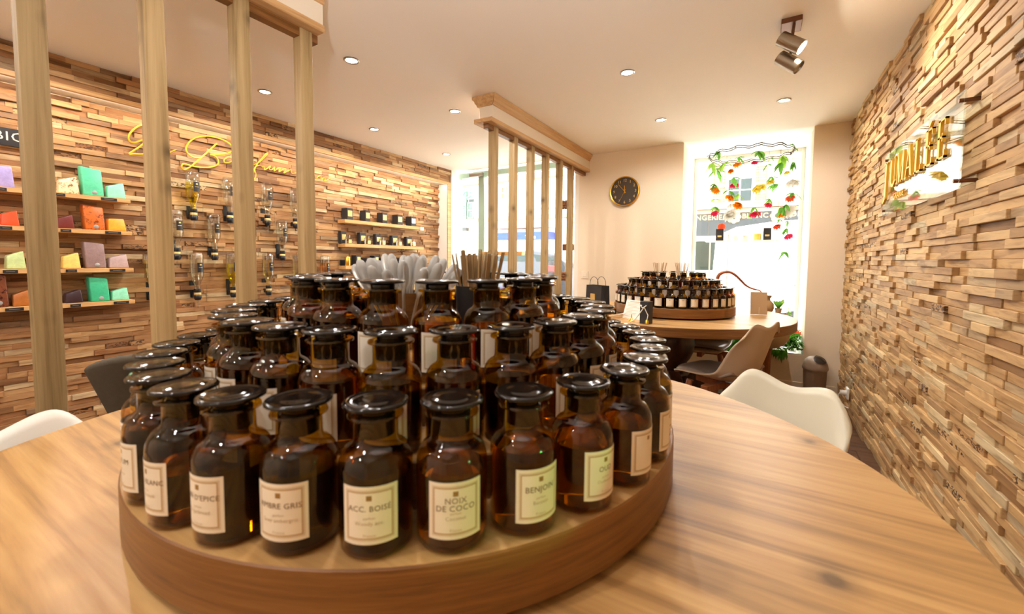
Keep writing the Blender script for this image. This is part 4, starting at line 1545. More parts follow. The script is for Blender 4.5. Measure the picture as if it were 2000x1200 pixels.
# light switch, wall socket with plug, bin
sw = ony(1142.5, 537.5, YB)
t = thing('light_switch', 'square cream light switch on the back wall left of the paper bag', 'switch', (sw.x, YB, sw.z))
MB().bb((-.042, -.010, -.042), (.042, 0, .042)).build('plate', M['switch'], t, bevel=.003)
MB().bb((-.022, -.014, -.022), (.022, -.009, .022)).build('rocker', M['switch'], t, bevel=.002)
so_ = onx(1654, 768, XR - .04)
t = thing('wall_socket', 'white wall socket with a plug low on the right wall', 'socket', (XR - .03, so_.y, so_.z))
MB().bb((-.014, -.04, -.04), (0, .04, .04)).build('plate', M['white'], t, bevel=.003)
pl = MB().cyl((-.014, 0, 0), (-.05, 0, 0), .019, .016, 16).build('plug', M['white'], t, smooth=40)
MB().tube([(-.048, 0, 0), (-.06, .0, -.02), (-.055, -.01, -.06), (-.02, -.02, -.10), (.0, -.03, -.105)], .003, 6).build('cord', M['white'], pl, smooth=True)
t = thing('pedal_bin', 'taupe swing-lid waste bin standing against the right pier', 'bin', (.425, 4.27, 0))
t.scale = (.84, .84, .93)
MB().lathe([(0, 0), (.082, 0), (.088, .006), (.100, .265), (.103, .272), (.103, .285), (0, .285)], 36).build('body', M['bin'], t, smooth=40)
ld = MB().lathe([(.108, .272), (.110, .288), (.106, .30), (.100, .325), (.086, .355), (.062, .378), (.03, .389), (0, .391)], 36).build('lid', M['bin'], t, smooth=60)
fl = []
for i in range(9):
    rowp = []
    for j in range(9):
        u, v = (i - 4) / 4, (j - 4) / 4
        dx, dy = u * sqrt(1 - v * v / 2) * .5, v * sqrt(1 - u * u / 2) * .62
        el = radians(58) + dy * .85
        az = radians(-62) + dx * 1.7
        rr = .1165
        rowp.append((rr * cos(el) * cos(az), rr * cos(el) * sin(az), .284 + rr * sin(el) * 1.0))
    fl.append(rowp)
MB().grid(fl).build('swing_flap', M['binlid'], ld, smooth='all')

# ------------------------------------------------------------------ things on the far table
bg_ = thing('paper_bag', 'black paper carrier bag with cord handles and a gold square, left on the far table', 'bag', (-1.185, 3.40, TF), radians(-31))
mb = MB()
w, d, h = .10, .05, .195
mb.add([(-w, -d, 0), (w, -d, 0), (w, d, 0), (-w, d, 0), (-w, -d * .8, h), (w, -d * .8, h), (w, d * .8, h), (-w, d * .8, h), (-w * .9, 0, h * .5), (w * .88, 0, h * .5)],
       [(0, 1, 5, 4), (2, 3, 7, 6), (3, 2, 1, 0), (0, 4, 8), (4, 7, 8), (7, 3, 8), (3, 0, 8), (1, 9, 5), (5, 9, 6), (6, 9, 2), (2, 9, 1)])
mb.build('bag_body', M['blackcard'], bg_)
for s in (-1, 1):
    pts = [(.055 * cos(a) * (1 if abs(cos(a)) > .2 else 1), s * d * .8, h - .02 + .092 * sin(a) ** .6 if sin(a) > 0 else h - .02) for a in [pi * k / 14 for k in range(15)]]
    MB().tube(pts, .0022, 6).build('handle', M['wire'], bg_, smooth=True)
MB().bb((-.03, -d - .003, .07), (.025, -d * .93, .125)).build('gold_square', M['goldpaper'], bg_)

t = thing('price_list', 'white printed sheet leaning on the far turntable', 'sheet', (-.762, 2.90, TF), radians(-20))
P = Matrix.Rotation(radians(-22), 4, 'X')
MB().box((0, 0, .068), (.15, .003, .136), P).build('sheet', M['white'], t)
mb = MB()
for k in range(11):
    ww = .085 if k == 0 else R.uniform(.05, .115)
    mb.box((-.0 if k == 0 else -.06 + ww / 2, -.0018, .124 - k * .0105), (ww, .0006, .005 if k == 0 else .002), P)
mb.build('printed_lines', M['inkpale'], t)
t = thing('gift_box', 'tall black box tied with a pale ribbon on the far table', 'box', (-.625, 2.745, TF), radians(-12))
MB().bb((-.030, -.034, 0), (.030, .030, .145)).build('carton', M['blackcard'], t, bevel=.002)
rb = MB().tube([(-.014, -.037, .118), (-.03, -.045, .125), (-.004, -.042, .10), (.02, -.046, .122), (.004, -.038, .112), (-.05, -.05, .03), (-.085, -.06, .004)], .0035, 6).tube([(.0, -.038, .11), (.03, -.042, .06), (.026, -.045, .03)], .003, 6).build('ribbon', M['candlewhite'], t, smooth=True)
MB().lathe([(0, .03), (.004, .028), (.011, .018), (.012, 0), (0, -.002)], 12, Matrix.Translation((.026, -.046, .004))).build('tassel', M['gold'], rb, smooth=True)
t = thing('pin_funnel', 'small gold funnel standing on the far table before the sheet', 'funnel', (-.735, 2.80, TF))
MB().lathe([(0, 0), (.022, .0005), (.022, .004), (.012, .012), (.004, .02), (.003, .045), (0, .046)], 16).build('body', M['gold'], t, smooth=True)
for k, (x, y) in enumerate(((-.985, 3.12), (-.945, 3.09))):
    t = thing('perfume_bottle', 'tiny black bottle with a gold cap by the far turntable, %s one' % ('left' if k == 0 else 'right'), 'bottle', (x, y, TF), 0, 'tiny black bottles')
    MB().bb((-.016, -.012, 0), (.016, .012, .040)).build('flask', M['black'], t, bevel=.003)
    MB().cyl((0, 0, .040), (0, 0, .058), .008, n=12).build('cap', M['gold'], t, smooth=40)
for k in range(9):
    a = radians(-150 + k * 17)
    o = tag(MB().box((.045, 0, .0), (.09, .007, .0012)).build('tester_strip', M['white'], None), 'white paper tester strip in the fan at the left edge of the far table', 'tester strip', 'fan of tester strips')
    o.location = (-.93 + .055 * cos(a), 2.93 + .03 * sin(a), TF + .004 + .0015 * k)
    o.rotation_euler = (0, radians(-7 - 1.2 * k), a * .55 + radians(30))
# cream card with an easel back
t = thing('display_card', 'blank cream card on an easel foot, right side of the far table', 'card', (.0, 3.685, TF), radians(20))
MB().box((0, 0, .088), (.118, .003, .172), Matrix.Rotation(radians(-4), 4, 'X')).build('card', M['kraft'], t)
MB().prism([(0, 0), (.006, 0), (.003, .06), (0, .06)], .002, Matrix.Translation((0, -.004, 0)) @ Matrix.Rotation(pi / 2, 4, 'X') @ Matrix.Rotation(pi / 2, 4, 'Y')).build('easel_foot', M['white'], t)
# copper alembic with its swan neck
t = thing('alembic', 'copper alembic with a long tapering swan neck behind the far display', 'alembic', (-.30, 4.0, TF))
MB().lathe([(0, 0), (.06, 0), (.085, .02), (.09, .07), (.08, .12), (.05, .16), (.03, .18), (.026, .215), (0, .215)], 32).build('pot', M['copper'], t, smooth=60)
px = [(1399, 552), (1401, 545), (1404, 538), (1410, 533.5), (1418, 531.5), (1426, 532), (1433, 535.5), (1440, 541), (1448, 549), (1456, 557), (1465, 562.5), (1474, 565.5), (1481, 567), (1486, 570), (1489, 576)]
o0 = Vector((-.30, 4.0, TF))
ys = [4.0 + .0 * k for k in range(len(px))]
pts = [Vector((0, 0, .19))] + [ony(a, b, y_) - o0 for (a, b), y_ in zip(px, ys)]
pts[0].z = min(pts[0].z, pts[1].z - .03)
rad = [.017] + [.016 - .0115 * k / (len(px) - 1) for k in range(len(px))]
sp_ = smooth_path(pts, 4)
MB().tube(sp_, [rad[0] + (rad[-1] - rad[0]) * k / (len(sp_) - 1) for k in range(len(sp_))], 10).build('swan_neck', M['copper'], t, smooth=True)
t = thing('clear_beaker', 'clear glass beaker on top of the far display, right side', 'beaker', (-.475, 3.40, TZF))
MB().lathe([(0, 0), (.028, 0), (.030, .003), (.030, .105), (.033, .108), (.0285, .106), (.0275, .005), (0, .005)], 24).build('glass', M['clear'], t, smooth=50)

# wooden side stand with a burlap bag and a potted plant in the window bay
t = thing('wooden_stool', 'round-bellied pale wooden stool behind the far table by the planter', 'stool', (.077, 4.262, 0))
MB().lathe([(0, .71), (.126, .71), (.131, .705), (.15, .65), (.166, .59), (.168, .55), (.155, .48), (.12, .43), (.07, .40), (.0, .40)], 40).build('belly', M['kraft'], t, smooth=40)
MB().lathe([(0, .7102), (.128, .7102), (.128, .716), (0, .716)], 40).build('seat_disc', M['oakedge'], t, smooth=40)
MB().lathe([(.045, .405), (.03, .36), (.03, .05), (.11, .02), (.12, 0), (0, 0)], 28).build('foot', M['legwood'], t, smooth=40)
t = thing('burlap_bag', 'small tied burlap bag behind the cream card', 'bag', (.062, 4.25, .7165))
MB().lathe([(0, 0), (.04, .002), (.052, .03), (.048, .07), (.022, .10), (.018, .11), (.034, .14), (.03, .142), (.012, .115), (0, .112)], 20).build('sack', M['burlap'], t, smooth=True)
MB().lathe([(.019, .100), (.023, .103), (.023, .110), (.019, .113)], 16).build('tie', M['string'], t, smooth=True)


def leaf_mb(mb, base, d, L, w, droop=.3, up=(0, 0, 1), n=4):
    d = Vector(d).normalized()
    s = d.cross(Vector(up))
    if s.length < .1: s = d.cross(Vector((1, 0, 0)))
    s.normalize()
    b = Vector(base)
    vs = []
    for k in range(n + 1):
        u = k / n
        c = b + d * (L * u) + Vector((0, 0, -droop * L * u * u))
        ww = w * sin(pi * (u * .9 + .08))
        vs += [tuple(c - s * ww / 2), tuple(c + Vector((0, 0, ww * .15))), tuple(c + s * ww / 2)]
    fs = []
    for k in range(n):
        for j in range(2):
            a = k * 3 + j
            fs.append((a, a + 1, a + 4, a + 3))
    return mb.add(vs, fs)


t = thing('potted_plant', 'small plant with broad pale green leaves beside the burlap bag', 'plant', (.145, 4.25, .7165))
MB().lathe([(0, 0), (.02, 0), (.028, .035), (.025, .035), (.02, .03), (0, .03)], 20).build('pot', M['kraft'], t, smooth=40)
for k in range(7):
    a = k * 2.4
    mb = MB()
    leaf_mb(mb, (0, 0, .03), (cos(a) * .55, sin(a) * .55, 1), R.uniform(.09, .13), .045, .25)
    mb.build('leaf', M['leaf2'] if k % 2 else M['leaf'], t, smooth='all', fix=False)

# ------------------------------------------------------------------ planter greenery under the window
mb = MB()
RR = random.Random(4)
for k in range(3400):
    x = RR.uniform(WX0 + .03, WX1 - .03)
    y = YB + .015 + RR.random() ** 1.5 * .66
    hgt = .37 + .15 * RR.random() + .05 * sin(x * 9) * sin(y * 7)
    a = RR.uniform(0, 2 * pi)
    if RR.random() < .075 and sin(x * 17) + .5 * sin(x * 41) > -.2:
        y, hgt, a = YB + .02, .345, -pi / 2 + RR.uniform(-.6, .6)
        leaf_mb(mb, (x, y, hgt), (cos(a), sin(a), RR.uniform(.1, .5)), RR.uniform(.05, .10), .026, RR.uniform(.7, 1.5), n=3)
    else:
        leaf_mb(mb, (x, y, hgt - .04), (cos(a), sin(a), RR.uniform(.1, 1.2)), RR.uniform(.04, .085), .024, .6, n=2)
o = mb.build('fern_greenery', M['fern'], None, smooth='all', fix=False)
tag(o, 'dense green fern foliage filling the planter under the display window', 'foliage', kind='stuff')


def rose(mb, c, r, seed=0):
    Q = random.Random(seed)
    mb.lathe([(0, -r * .5), (r * .35, -r * .38), (r * .55, -r * .05), (r * .5, r * .3), (r * .25, r * .48), (0, r * .5)], 10, Matrix.Translation(c))
    for ring, (rr, el, n, L) in enumerate(((.35, 2.6, 4, .95), (.55, 1.5, 6, 1.15), (.75, .75, 7, 1.25), (.8, .3, 6, 1.1))):
        for k in range(n):
            a = 2 * pi * k / n + ring * .5 + Q.uniform(-.2, .2)
            d = Vector((cos(a), sin(a), el))
            b = Vector(c) + Vector((cos(a) * r * rr * .3, sin(a) * r * rr * .3, -r * .35))
            leaf_mb(mb, b, d, r * L, r * 1.0, -.25, n=3)
    return mb


for k, (x, y, z, m, lab) in enumerate([(.30, 4.70, .47, 'coral', 'coral rose in the planter, rightmost'), (.19, 4.74, .47, 'coral', 'coral rose in the planter, behind the far chair'), (-.22, 4.66, .46, 'orange', 'orange rose in the planter under the far table'), (-.10, 4.72, .47, 'whitepetal', 'white rose in the planter under the far table'), (-.02, 4.64, .45, 'whitepetal', 'small white rose by the fern edge under the table')]):
    o = thing('rose', lab, 'flower', (x, y, z), 0, 'roses in the planter')
    rose(MB(), (0, 0, 0), .045, k).build('bloom', M[m], o, smooth='all', fix=False)
    MB().cyl((0, 0, -.12), (0, 0, -.01), .003, n=6).build('stem', M['leaf'], o)
t = thing('leafy_sprig', 'tall pale green sprig rising from the planter by the right reveal', 'plant', (.25, 4.80, .40))
MB().tube([(0, 0, -.08), (.005, 0, .1), (-.005, .0, .24), (0, 0, .34)], .003, 6).build('stem', M['leaf2'], t)
for k in range(14):
    a = k * 2.4
    mb = MB()
    leaf_mb(mb, (0, 0, .04 + .02 * k), (cos(a), sin(a), .5), .10 - .004 * k, .03, .5)
    mb.build('leaf', M['leaf2'] if k % 3 else M['leaf'], t, smooth='all', fix=False)

# ------------------------------------------------------------------ flower mobile hung in the window
HY = 4.74
hc = Vector(((ony(1385, 300, HY).x + ony(1553, 297, HY).x) / 2, HY, 2.215))
HR = (ony(1553, 297, HY).x - ony(1385, 300, HY).x) / 2
mob = thing('flower_mobile', 'wire hoop hung in the window with strings of fresh flowers and leaves', 'mobile', hc)
for dz in (0, -.018):
    MB().tube([(HR * cos(2 * pi * k / 48), HR * sin(2 * pi * k / 48) * .9, dz + .012 * sin(k * 1.7)) for k in range(48)], .004, 6, close=True).build('hoop', M['wire'], mob, smooth=True)
for k in range(3):
    a = 2.09 * k + .5
    MB().cyl((HR * cos(a), HR * sin(a) * .9, 0), (.0, .0, ZC - hc.z - .002), .0012, n=5).build('hanging_cord', M['string'], mob)
for k in range(26):
    a = 2 * pi * k / 26 + R.uniform(-.1, .1)
    mb = MB()
    leaf_mb(mb, (HR * cos(a), HR * sin(a) * .9, 0), (cos(a + 1), sin(a + 1), .2), .05, .02, .6, n=2)
    if k % 2 == 0: mb.build('leaf', M['wire'] if k % 4 else M['leaf'], mob, fix=False)
FL = [(1391, 325, 'l2', 11), (1400, 337, 'l', 11), (1405, 300, 'l', 8), (1417, 323, 'l2', 9), (1439, 321, 'orange', 8), (1443, 312, 'l', 8), (1427, 334, 'orange', 5), (1483, 301, 'l', 10), (1474, 317, 'pink', 6), (1499, 326, 'l', 7), (1505, 311, 'l', 5), (1528, 311, 'l2', 11), (1526, 324, 'l', 11),
      (1536, 337, 'yellow', 6), (1549, 321, 'l', 7), (1397, 370, 'orange', 9), (1395, 364, 'l', 7), (1434, 361, 'pink', 8), (1433, 352, 'l', 9), (1481, 366, 'yellow', 12), (1505, 355, 'yellow', 7), (1508, 350, 'l', 8), (1516, 365, 'l', 10), (1548, 356, 'whitepetal', 12), (1543, 386, 'coral', 8), (1549, 382, 'l', 9), (1426, 385, 'orange', 8), (1423, 377, 'l', 9),
      (1442, 384, 'l2', 8), (1442, 400, 'orange', 8), (1397, 393, 'l2', 6), (1395, 416, 'pink', 7), (1397, 408, 'l', 7), (1427, 402, 'whitepetal', 7), (1425, 418, 'whitepetal', 13), (1429, 416, 'l', 8), (1475, 417, 'pink', 9), (1474, 409, 'l', 7), (1501, 399, 'pink', 7), (1503, 393, 'l', 7), (1527, 419, 'orange', 8), (1526, 410, 'l', 9), (1539, 411, 'whitepetal', 14), (1546, 406, 'orange', 8), (1535, 404, 'l', 8),
      (1517, 442, 'coral', 7), (1539, 435, 'l', 6), (1536, 450, 'l', 7), (1539, 461, 'pink', 8), (1531, 497, 'l', 9), (1523, 431, 'l', 5), (1466, 419, 'l', 5)]
for i, (x, y, m, r) in enumerate(FL):
    dep = HY + R.uniform(-.2, .2)
    q = ony(x, y, dep)
    # keep it under the hoop
    rr = r / F_PX * proj(q)[2] * .95
    lc = q - hc
    mb = MB()
    if m[0] == 'l' and len(m) < 3:
        for k in range(5):
            a = R.uniform(0, 6.28)
            leaf_mb(mb, lc + Vector((0, 0, rr * .6)), (cos(a), sin(a), R.uniform(-1.4, .2)), rr * R.uniform(1.5, 2.1), rr * .85, .5, n=3)
        mb.build('leaf', M['leaf2'] if m == 'l2' else M['leaf'], mob, smooth='all', fix=False)
    else:
        rose(mb, (0, 0, 0), rr, i)
        T = Matrix.Translation(lc) @ Matrix.Rotation(pi + R.uniform(-.7, .7), 4, 'X') @ Matrix.Rotation(R.uniform(-.6, .6), 4, 'Y')
        mb.v = [tuple(T @ Vector(p)) for p in mb.v]
        mb.build('bloom', M[m], mob, smooth='all', fix=False)
for x, y0, y1 in ((1391, 302, 420), (1420, 296, 330), (1440, 290, 408), (1427, 292, 420), (1482, 290, 420), (1503, 292, 400), (1528, 290, 500), (1539, 292, 465), (1548, 294, 390)):
    a, b = ony(x, y0, HY + R.uniform(-.15, .15)), None
    b = ony(x, y1, a.y)
    a.z = hc.z
    MB().cyl(a - hc, b - hc, .0011, n=5).build('string', M['string'], mob)

# ------------------------------------------------------------------ hanging shelf in the window
HS = 5.165
a, b = ony(1378, 471, HS), ony(1522, 470, HS)
zs = a.z
ws = thing('window_shelf', 'clear glass shelf hung in the display window under the flowers', 'shelf', ((a.x + b.x) / 2, HS, zs))
hw = (b.x - a.x) / 2
MB().bb((-hw, -.06, -.012), (hw, .105, 0)).build('board', M['white'], ws, bevel=.002)
for sx in (-1, 1):
    for sy in (-1, 1):
        MB().cyl((sx * (hw - .02), .02 + sy * .06, 0), (sx * (hw - .02), .02 + sy * .06, ZC - zs - .002), .0012, n=5).build('cord', M['string'], ws)


def on_shelf(x): return ony(x, 470, HS).x


for k, (xa, xb, yt) in enumerate(((1398, 1413, 448), (1490, 1506, 446))):
    xa_, xb_ = on_shelf(xa), on_shelf(xb)
    h = ony(xa, yt, HS).z - zs
    t = thing('gift_box', 'dark grey box on the hanging window shelf, %s of two' % ('left' if k == 0 else 'right'), 'box', ((xa_ + xb_) / 2, HS, zs + .0003))
    MB().bb((-(xb_ - xa_) / 2, -.03, 0), ((xb_ - xa_) / 2, .03, h)).build('carton', M['blackcard'], t, bevel=.002)
    MB().bb((-.02, -.0315, h * .3), (.02, -.0295, h * .45)).build('label', M['goldpaper'], t)
t = thing('coral_ball', 'coral pink ball behind the left box on the window shelf', 'ball', (on_shelf(1407), HS + .074, zs + .0003))
MB().lathe([(0, .12)] + [(.04 * sin(pi * k / 12), .16 - .04 * cos(pi * k / 12)) for k in range(1, 12)] + [(0, .20)], 20).build('ball', M['coral'], t, smooth=True)
MB().lathe([(0, 0), (.028, 0), (.02, .125), (0, .125)], 16).build('stand', M['white'], t, smooth=40)
for x, r, h, m, lab in ((1422, .030, .062, 'clear', 'grey glass jar beside the left box on the window shelf'), (1437, .026, .05, 'candlewhite', 'white candle left of the middle of the window shelf'), (1455, .028, .052, 'candlewhite', 'white candle at the middle of the window shelf'), (1479, .034, .07, 'candleyellow', 'yellow candle left of the right box on the window shelf')):
    t = thing('candle', lab, 'candle', (on_shelf(x), HS, zs + .0003))
    MB().lathe([(0, 0), (r, 0), (r, h), (r * .9, h), (r * .88, h * .9), (0, h * .9)], 20).build('body', M[m], t, smooth=40)
    MB().cyl((0, 0, h * .9), (0, 0, h * 1.02), .0015, n=5).build('wick', M['string'], t)
t = thing('dry_sprig', 'dry leafy sprig lying at the right end of the window shelf', 'sprig', (on_shelf(1514), HS, zs + .004))
mb = MB()
for k in range(8): leaf_mb(mb, (-.04 + .012 * k, 0, 0), (.6, (-1) ** k, .25), .04, .014, .2, n=2)
mb.build('leaf', M['leaf'], t, fix=False)

# ------------------------------------------------------------------ the street
slab('pavement', (-14, YB + .3, -.30), (8, 12.2, -.16), M['asphalt'])
FYD = 12.0
fb = thing('building', 'pale street building with shuttered windows across the road', 'building', (0, FYD, 0))


def fbox(px0, py0, px1, py1, z0, z1, name, m, par=fb, bev=0):
    """slab on the facade between two picture corners; z0/z1 = how far it stands off the wall"""
    A, B = ony(px0, py0, FYD), ony(px1, py1, FYD)
    return MB().bb((A.x, -z1, A.z), (B.x, -z0, B.z)).build(name, m, par, bevel=bev)


MB().bb((-14, 0, -.16), (8, .4, 9.0)).build('wall', M['facade'], fb)
zc_ = ony(1362, 322, FYD).z
MB().bb((-3.2, -.12, zc_ - .10), (8, 0, zc_ + .12)).build('cornice', M['facade2'], fb)
zm0, zm1 = ony(1362, 420, FYD).z, ony(1362, 404, FYD).z
MB().bb((-3.2, -.14, zm0), (8, 0, zm0 + (zm1 - zm0) * .45)).build('moulding', M['facade2'], fb)
MB().bb((-3.2, -.20, zm0 + (zm1 - zm0) * .5), (8, 0, zm1)).build('moulding', M['facade2'], fb)
zs0 = ony(1362, 458, FYD).z
MB().bb((-3.0, -.10, zs0 - .05), (8, 0, zm0 - .02)).build('sign_band', M['signgrey'], fb)
TF_ = Matrix(((1, 0, 0, 0), (0, 0, -1, -.105), (0, 1, 0, 0), (0, 0, 0, 1)))


def sign_text(word, xa, xb, y, parent, m, depth=.03, T=TF_, Y=FYD, O=(0, 0, 0)):
    A, B = ony(xa, y, Y), ony(xb, y, Y)
    vs, fs = text_mb(word, 1., .0, 'CENTER', 1.08, bold=.02)
    w = max(v[0] for v in vs) - min(v[0] for v in vs)
    sc = (B.x - A.x) / w
    return MB().add([((A.x + B.x) / 2 + a * sc - O[0], bb_ * sc + A.z - O[2], c) for a, bb_, c in vs], fs, T).build('lettering', m, parent, fix=False)


sign_text('LINGERIE', 1349, 1411, 428, fb, M['signgold'])
sign_text('BLANC', 1450, 1500, 423.5, fb, M['signgold'])
sign_text('DRAPS', 1545, 1592, 420, fb, M['signgold'])
for x, y in ((1434, 425), (1519, 422)):
    q = ony(x, y, FYD)
    mb = MB()
    for k in range(8):
        mb.lathe([(0, .104), (.05, .106), (.055, .125), (0, .13)], 10, Matrix.Translation((q.x + .11 * cos(k * pi / 4), 0, q.z + .11 * sin(k * pi / 4))) @ RY)
    mb.build('rosette', M['signgold'], fb, smooth=True)


def shutter(px0, py0, px1, py1, m, n=2):
    A, B = ony(px0, py0, FYD), ony(px1, py1, FYD)
    w, h = B.x - A.x, A.z - B.z
    mb = MB()
    t_ = .05
    mb.bb((A.x, -.10, B.z), (A.x + t_, -.04, A.z)).bb((B.x - t_, -.10, B.z), (B.x, -.04, A.z)).bb((A.x + t_, -.10, A.z - t_), (B.x - t_, -.04, A.z)).bb((A.x + t_, -.10, B.z), (B.x - t_, -.04, B.z + t_)).bb((A.x + t_, -.10, B.z + h * .5 - .03), (B.x - t_, -.04, B.z + h * .5 + .03))
    sh = mb.build('shutter', m, fb)
    k = 12
    for i in range(k):
        zz = B.z + t_ + (h - 2 * t_) * (i + .5) / k
        MB().box(((A.x + B.x) / 2, -.065, zz), (w - 2 * t_, .012, (h - 2 * t_) / k * .9), rx=radians(28)).build('slat', m, sh)


def window(px0, py0, px1, py1):
    A, B = ony(px0, py0, FYD), ony(px1, py1, FYD)
    f = MB().bb((A.x, -.05, B.z), (B.x, -.001, A.z)).build('window', M['white'], fb)
    w, h = B.x - A.x, A.z - B.z
    for i in range(2):
        for j in range(3):
            MB().bb((A.x + w * (.06 + .47 * i), -.058, B.z + h * (.05 + .31 * j)), (A.x + w * (.47 + .47 * i), -.052, B.z + h * (.33 + .31 * j))).build('pane', M['carglass'] if j < 2 else M['shuttergreen'], f)


window(1422, 326, 1470, 396)
shutter(1391, 329, 1420, 400, M['shutter'])
shutter(1473, 324, 1501, 395, M['shutter'])
shutter(1573, 314, 1590, 391, M['shuttergreen'])
window(905, 372, 929, 424)
shutter(902, 372, 914, 428, M['shuttergreen'])
shutter(916, 396, 928, 427, M['shuttergreen'])
shutter(981, 366, 991, 390, M['shutter'])
shutter(1057, 358, 1072, 400, M['shutter'])
za = ony(900, 366, FYD).z
MB().bb((-14, -.25, za), (-3.3, 0, za + .16)).build('cornice', M['facade2'], fb)
za = ony(900, 436, FYD).z
MB().bb((-14, -.16, za), (-3.3, 0, za + .12)).build('moulding', M['facade2'], fb)
for y in (410, 425, 440):
    za = ony(1050, y, FYD).z
    MB().bb((-6.9, -.04, za), (-3.3, 0, za + .05)).build('moulding', M['facade2'], fb)
za, zb = ony(900, 446, FYD).z, ony(900, 452, FYD).z
MB().bb((-13, -.22, zb), (-9.0, 0, za)).build('sign_band', M['signgrey'], fb)
q = ony(922, 382.5, FYD)
MB().tube([(q.x + .17 * cos(a), -.3, q.z + .11 * sin(a)) for a in [.5 + k * .26 for k in range(22)]], .035, 8).build('ring_sign', plain('ring_green', (70, 150, 96), .5), fb, smooth=True)
A, B = ony(974, 448, FYD), ony(1112, 456, FYD)
MB().bb((A.x, -.5, A.z - .02), (B.x, 0, A.z + .22)).build('awning', plain('awning_peach', (236, 196, 160), .8), fb)
A, B = ony(974, 456, FYD), ony(1085, 470, FYD)
MB().bb((A.x, -.55, ony(1000, 470, FYD).z), (B.x, 0, ony(1000, 457, FYD).z)).build('shop_sign', M['blue'], fb)
T2 = Matrix(((1, 0, 0, 0), (0, 0, -1, -.556), (0, 1, 0, 0), (0, 0, 0, 1)))
for w_, xa, xb in (('Napar', 976, 990), ('rpha', 1010, 1026), ('Table', 1042, 1062)):
    sign_text(w_, xa, xb, 465, fb, M['white'], T=T2)


# ------------------------------------------------------------------ parked vehicles
def wheel(par, x, y, r, w, side):
    T = Matrix.Translation((x, y, r)) @ Matrix.Rotation(pi / 2, 4, 'X')
    o = MB().lathe([(r * .62, -w / 2), (r * .95, -w / 2), (r, -w * .35), (r, w * .35), (r * .95, w / 2), (r * .62, w / 2)], 28, T).build('wheel', M['tyre'], par, smooth=40)
    MB().lathe([(0, w * .30), (r * .3, w * .36), (r * .62, w * .46), (r * .62, -w * .46), (0, -w * .4)], 24, T).build('hub_cap', M['steel'], o, smooth=40)


def vehicle(label, x, y, prof, width, paint, wins, wheels, wr_, extra=None, cat='van', name='delivery_van'):
    """prof: side outline in x,z; wins: glass outlines on the near side"""
    t = thing(name, label, cat, (x, y, -.16))
    T = Matrix(((1, 0, 0, 0), (0, 0, -1, width / 2), (0, 1, 0, 0), (0, 0, 0, 1)))
    MB().prism(prof, width, T).build('body', paint, t, bevel=.05, seg=2, smooth=50)
    for wn in wins:
        Tn = Matrix(((1, 0, 0, 0), (0, 0, -1, -width / 2 + .004), (0, 1, 0, 0), (0, 0, 0, 1)))
        MB().prism(wn, .012, Tn).build('window', M['carglass'], t)
    for wx in wheels:
        for s in (-1, 1): wheel(t, wx, s * (width / 2 - .08), wr_, .2, s)
    if extra: extra(t, width)
    return t


VY = 7.6                                        # centre of the parked row
near = VY - .95


def vp(x, y): q = ony(x, y, near); return q.x, q.z + .16


def vanparts(t, w):
    f = -w / 2
    MB().bb((-.9, f - .025, .43), (3.3, f + .02, .50)).build('rubbing_strip', M['carblack'], t)
    hx, hz = vp(1560, 558)
    MB().lathe([(0, 0), (.05, 0), (.05, .03), (0, .035)], 16, Matrix.Translation((hx - VX, f + .005, hz)) @ RY).build('door_handle', M['carblack'], t)
    MB().bb((-1.55, f - .012, .50), (-1.53, f + .01, 1.6)).build('door_seam', M['steel'], t)
    q = vp(1420, 500)
    MB().bb((q[0] - VX, f - .006, .55), (q[0] - VX + .012, f + .01, 1.75)).build('door_seam', M['steel'], t)


VX = .9
P0 = vp(1362, 447)
zroof = vp(1575, 426)[1]
prof = [(-2.66, .30), (2.6, .30), (2.7, .5), (2.7, zroof - .1), (2.55, zroof), (P0[0] - VX + 1.0, zroof - .02), (P0[0] - VX + .5, zroof - .09), (P0[0] - VX + .1, zroof - .28), (P0[0] - VX - .25, zroof - .52), (-2.25, 1.08), (-2.62, .95), (-2.68, .6)]
a = vp(1360, 472); b = vp(1398, 470); c = vp(1392, 528); d = vp(1358, 529)
vehicle('white delivery van parked outside the display window', VX, VY, prof, 1.9, M['carwhite'], [[(a[0] - VX - .35, d[1]), (c[0] - VX, c[1]), (b[0] - VX, b[1]), (a[0] - VX - .05, a[1])]], [-2.0, vp(1560, 640)[0] - VX], .34, vanparts)


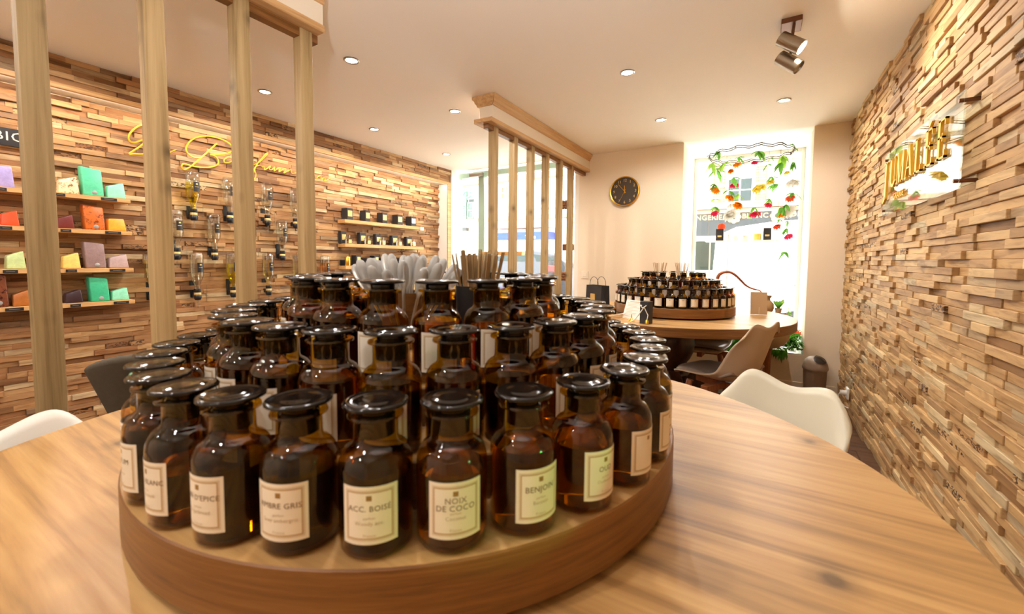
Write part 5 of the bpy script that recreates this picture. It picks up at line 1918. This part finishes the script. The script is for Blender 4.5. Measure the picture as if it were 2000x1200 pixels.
def suvparts(t, w):
    f = -w / 2
    for (x0, y0, x1, y1) in ((1068, 519, 1088, 532),):
        A_, B_ = vp(x0, y0), vp(x1, y1)
        MB().bb((A_[0] - SX, f - .03, B_[1]), (B_[0] - SX, f + .06, A_[1])).build('tail_light', M['red'], t, bevel=.01)
    for k in (-.62, .35):
        MB().bb((k, f - .035, .93), (k + .18, f + .01, .965)).build('door_handle', M['steel'], t, bevel=.004)
    MB().bb((-1.75, f - .02, .36), (1.75, f + .02, .42)).build('sill_strip', M['steel'], t)


SX = vp(1035, 520)[0]
gx = [vp(x, 520)[0] - SX for x in (968, 985, 1003, 1060, 1088, 1102)]
zr = vp(1030, 487)[1]
zb_ = vp(1030, 511)[1]
prof = [(gx[0] - 1.6, .30), (gx[5], .30), (gx[5] + .08, .55), (gx[5] + .02, zb_), (gx[4] - .02, zr - .08), (gx[3] - .2, zr), (gx[2], zr - .02), (gx[1] - .1, zr - .1), (gx[0] - .45, zb_ + .02), (gx[0] - 1.5, zb_ - .12), (gx[0] - 1.7, .6)]
wz0, wz1 = zb_ + .0, zr - .09
vehicle('graphite grey estate car parked outside behind the slatted screen', SX, VY, prof, 1.8, M['carblack'],
        [[(gx[0] - .30, wz0 + .02), (gx[2] - .10, wz0), (gx[2] - .10, wz1), (gx[1] - .05, wz1 - .02)], [(gx[2] + .02, wz0), (gx[3] - .25, wz0), (gx[3] - .32, wz1), (gx[2] + .02, wz1)], [(gx[3] - .15, wz0), (gx[4] + .06, wz0 + .04), (gx[4] - .16, wz1 - .05), (gx[3] - .22, wz1)]],
        [gx[0] - .9, gx[4] - .25], .33, suvparts, 'car', 'estate_car')
VX2 = -9.6
vehicle('white van parked farther left down the street', VX2, VY + .4, [(-2.6, .3), (2.9, .3), (2.95, .9), (2.3, 1.15), (1.55, 2.0), (1.2, 2.15), (-2.55, 2.15), (-2.65, 1.9)], 1.9, M['carwhite'], [[(.7, 1.2), (1.95, 1.2), (1.45, 1.85), (.7, 1.9)]], [-1.7, 1.9], .34)

# ------------------------------------------------------------------ sanity: nothing else at top level without a label
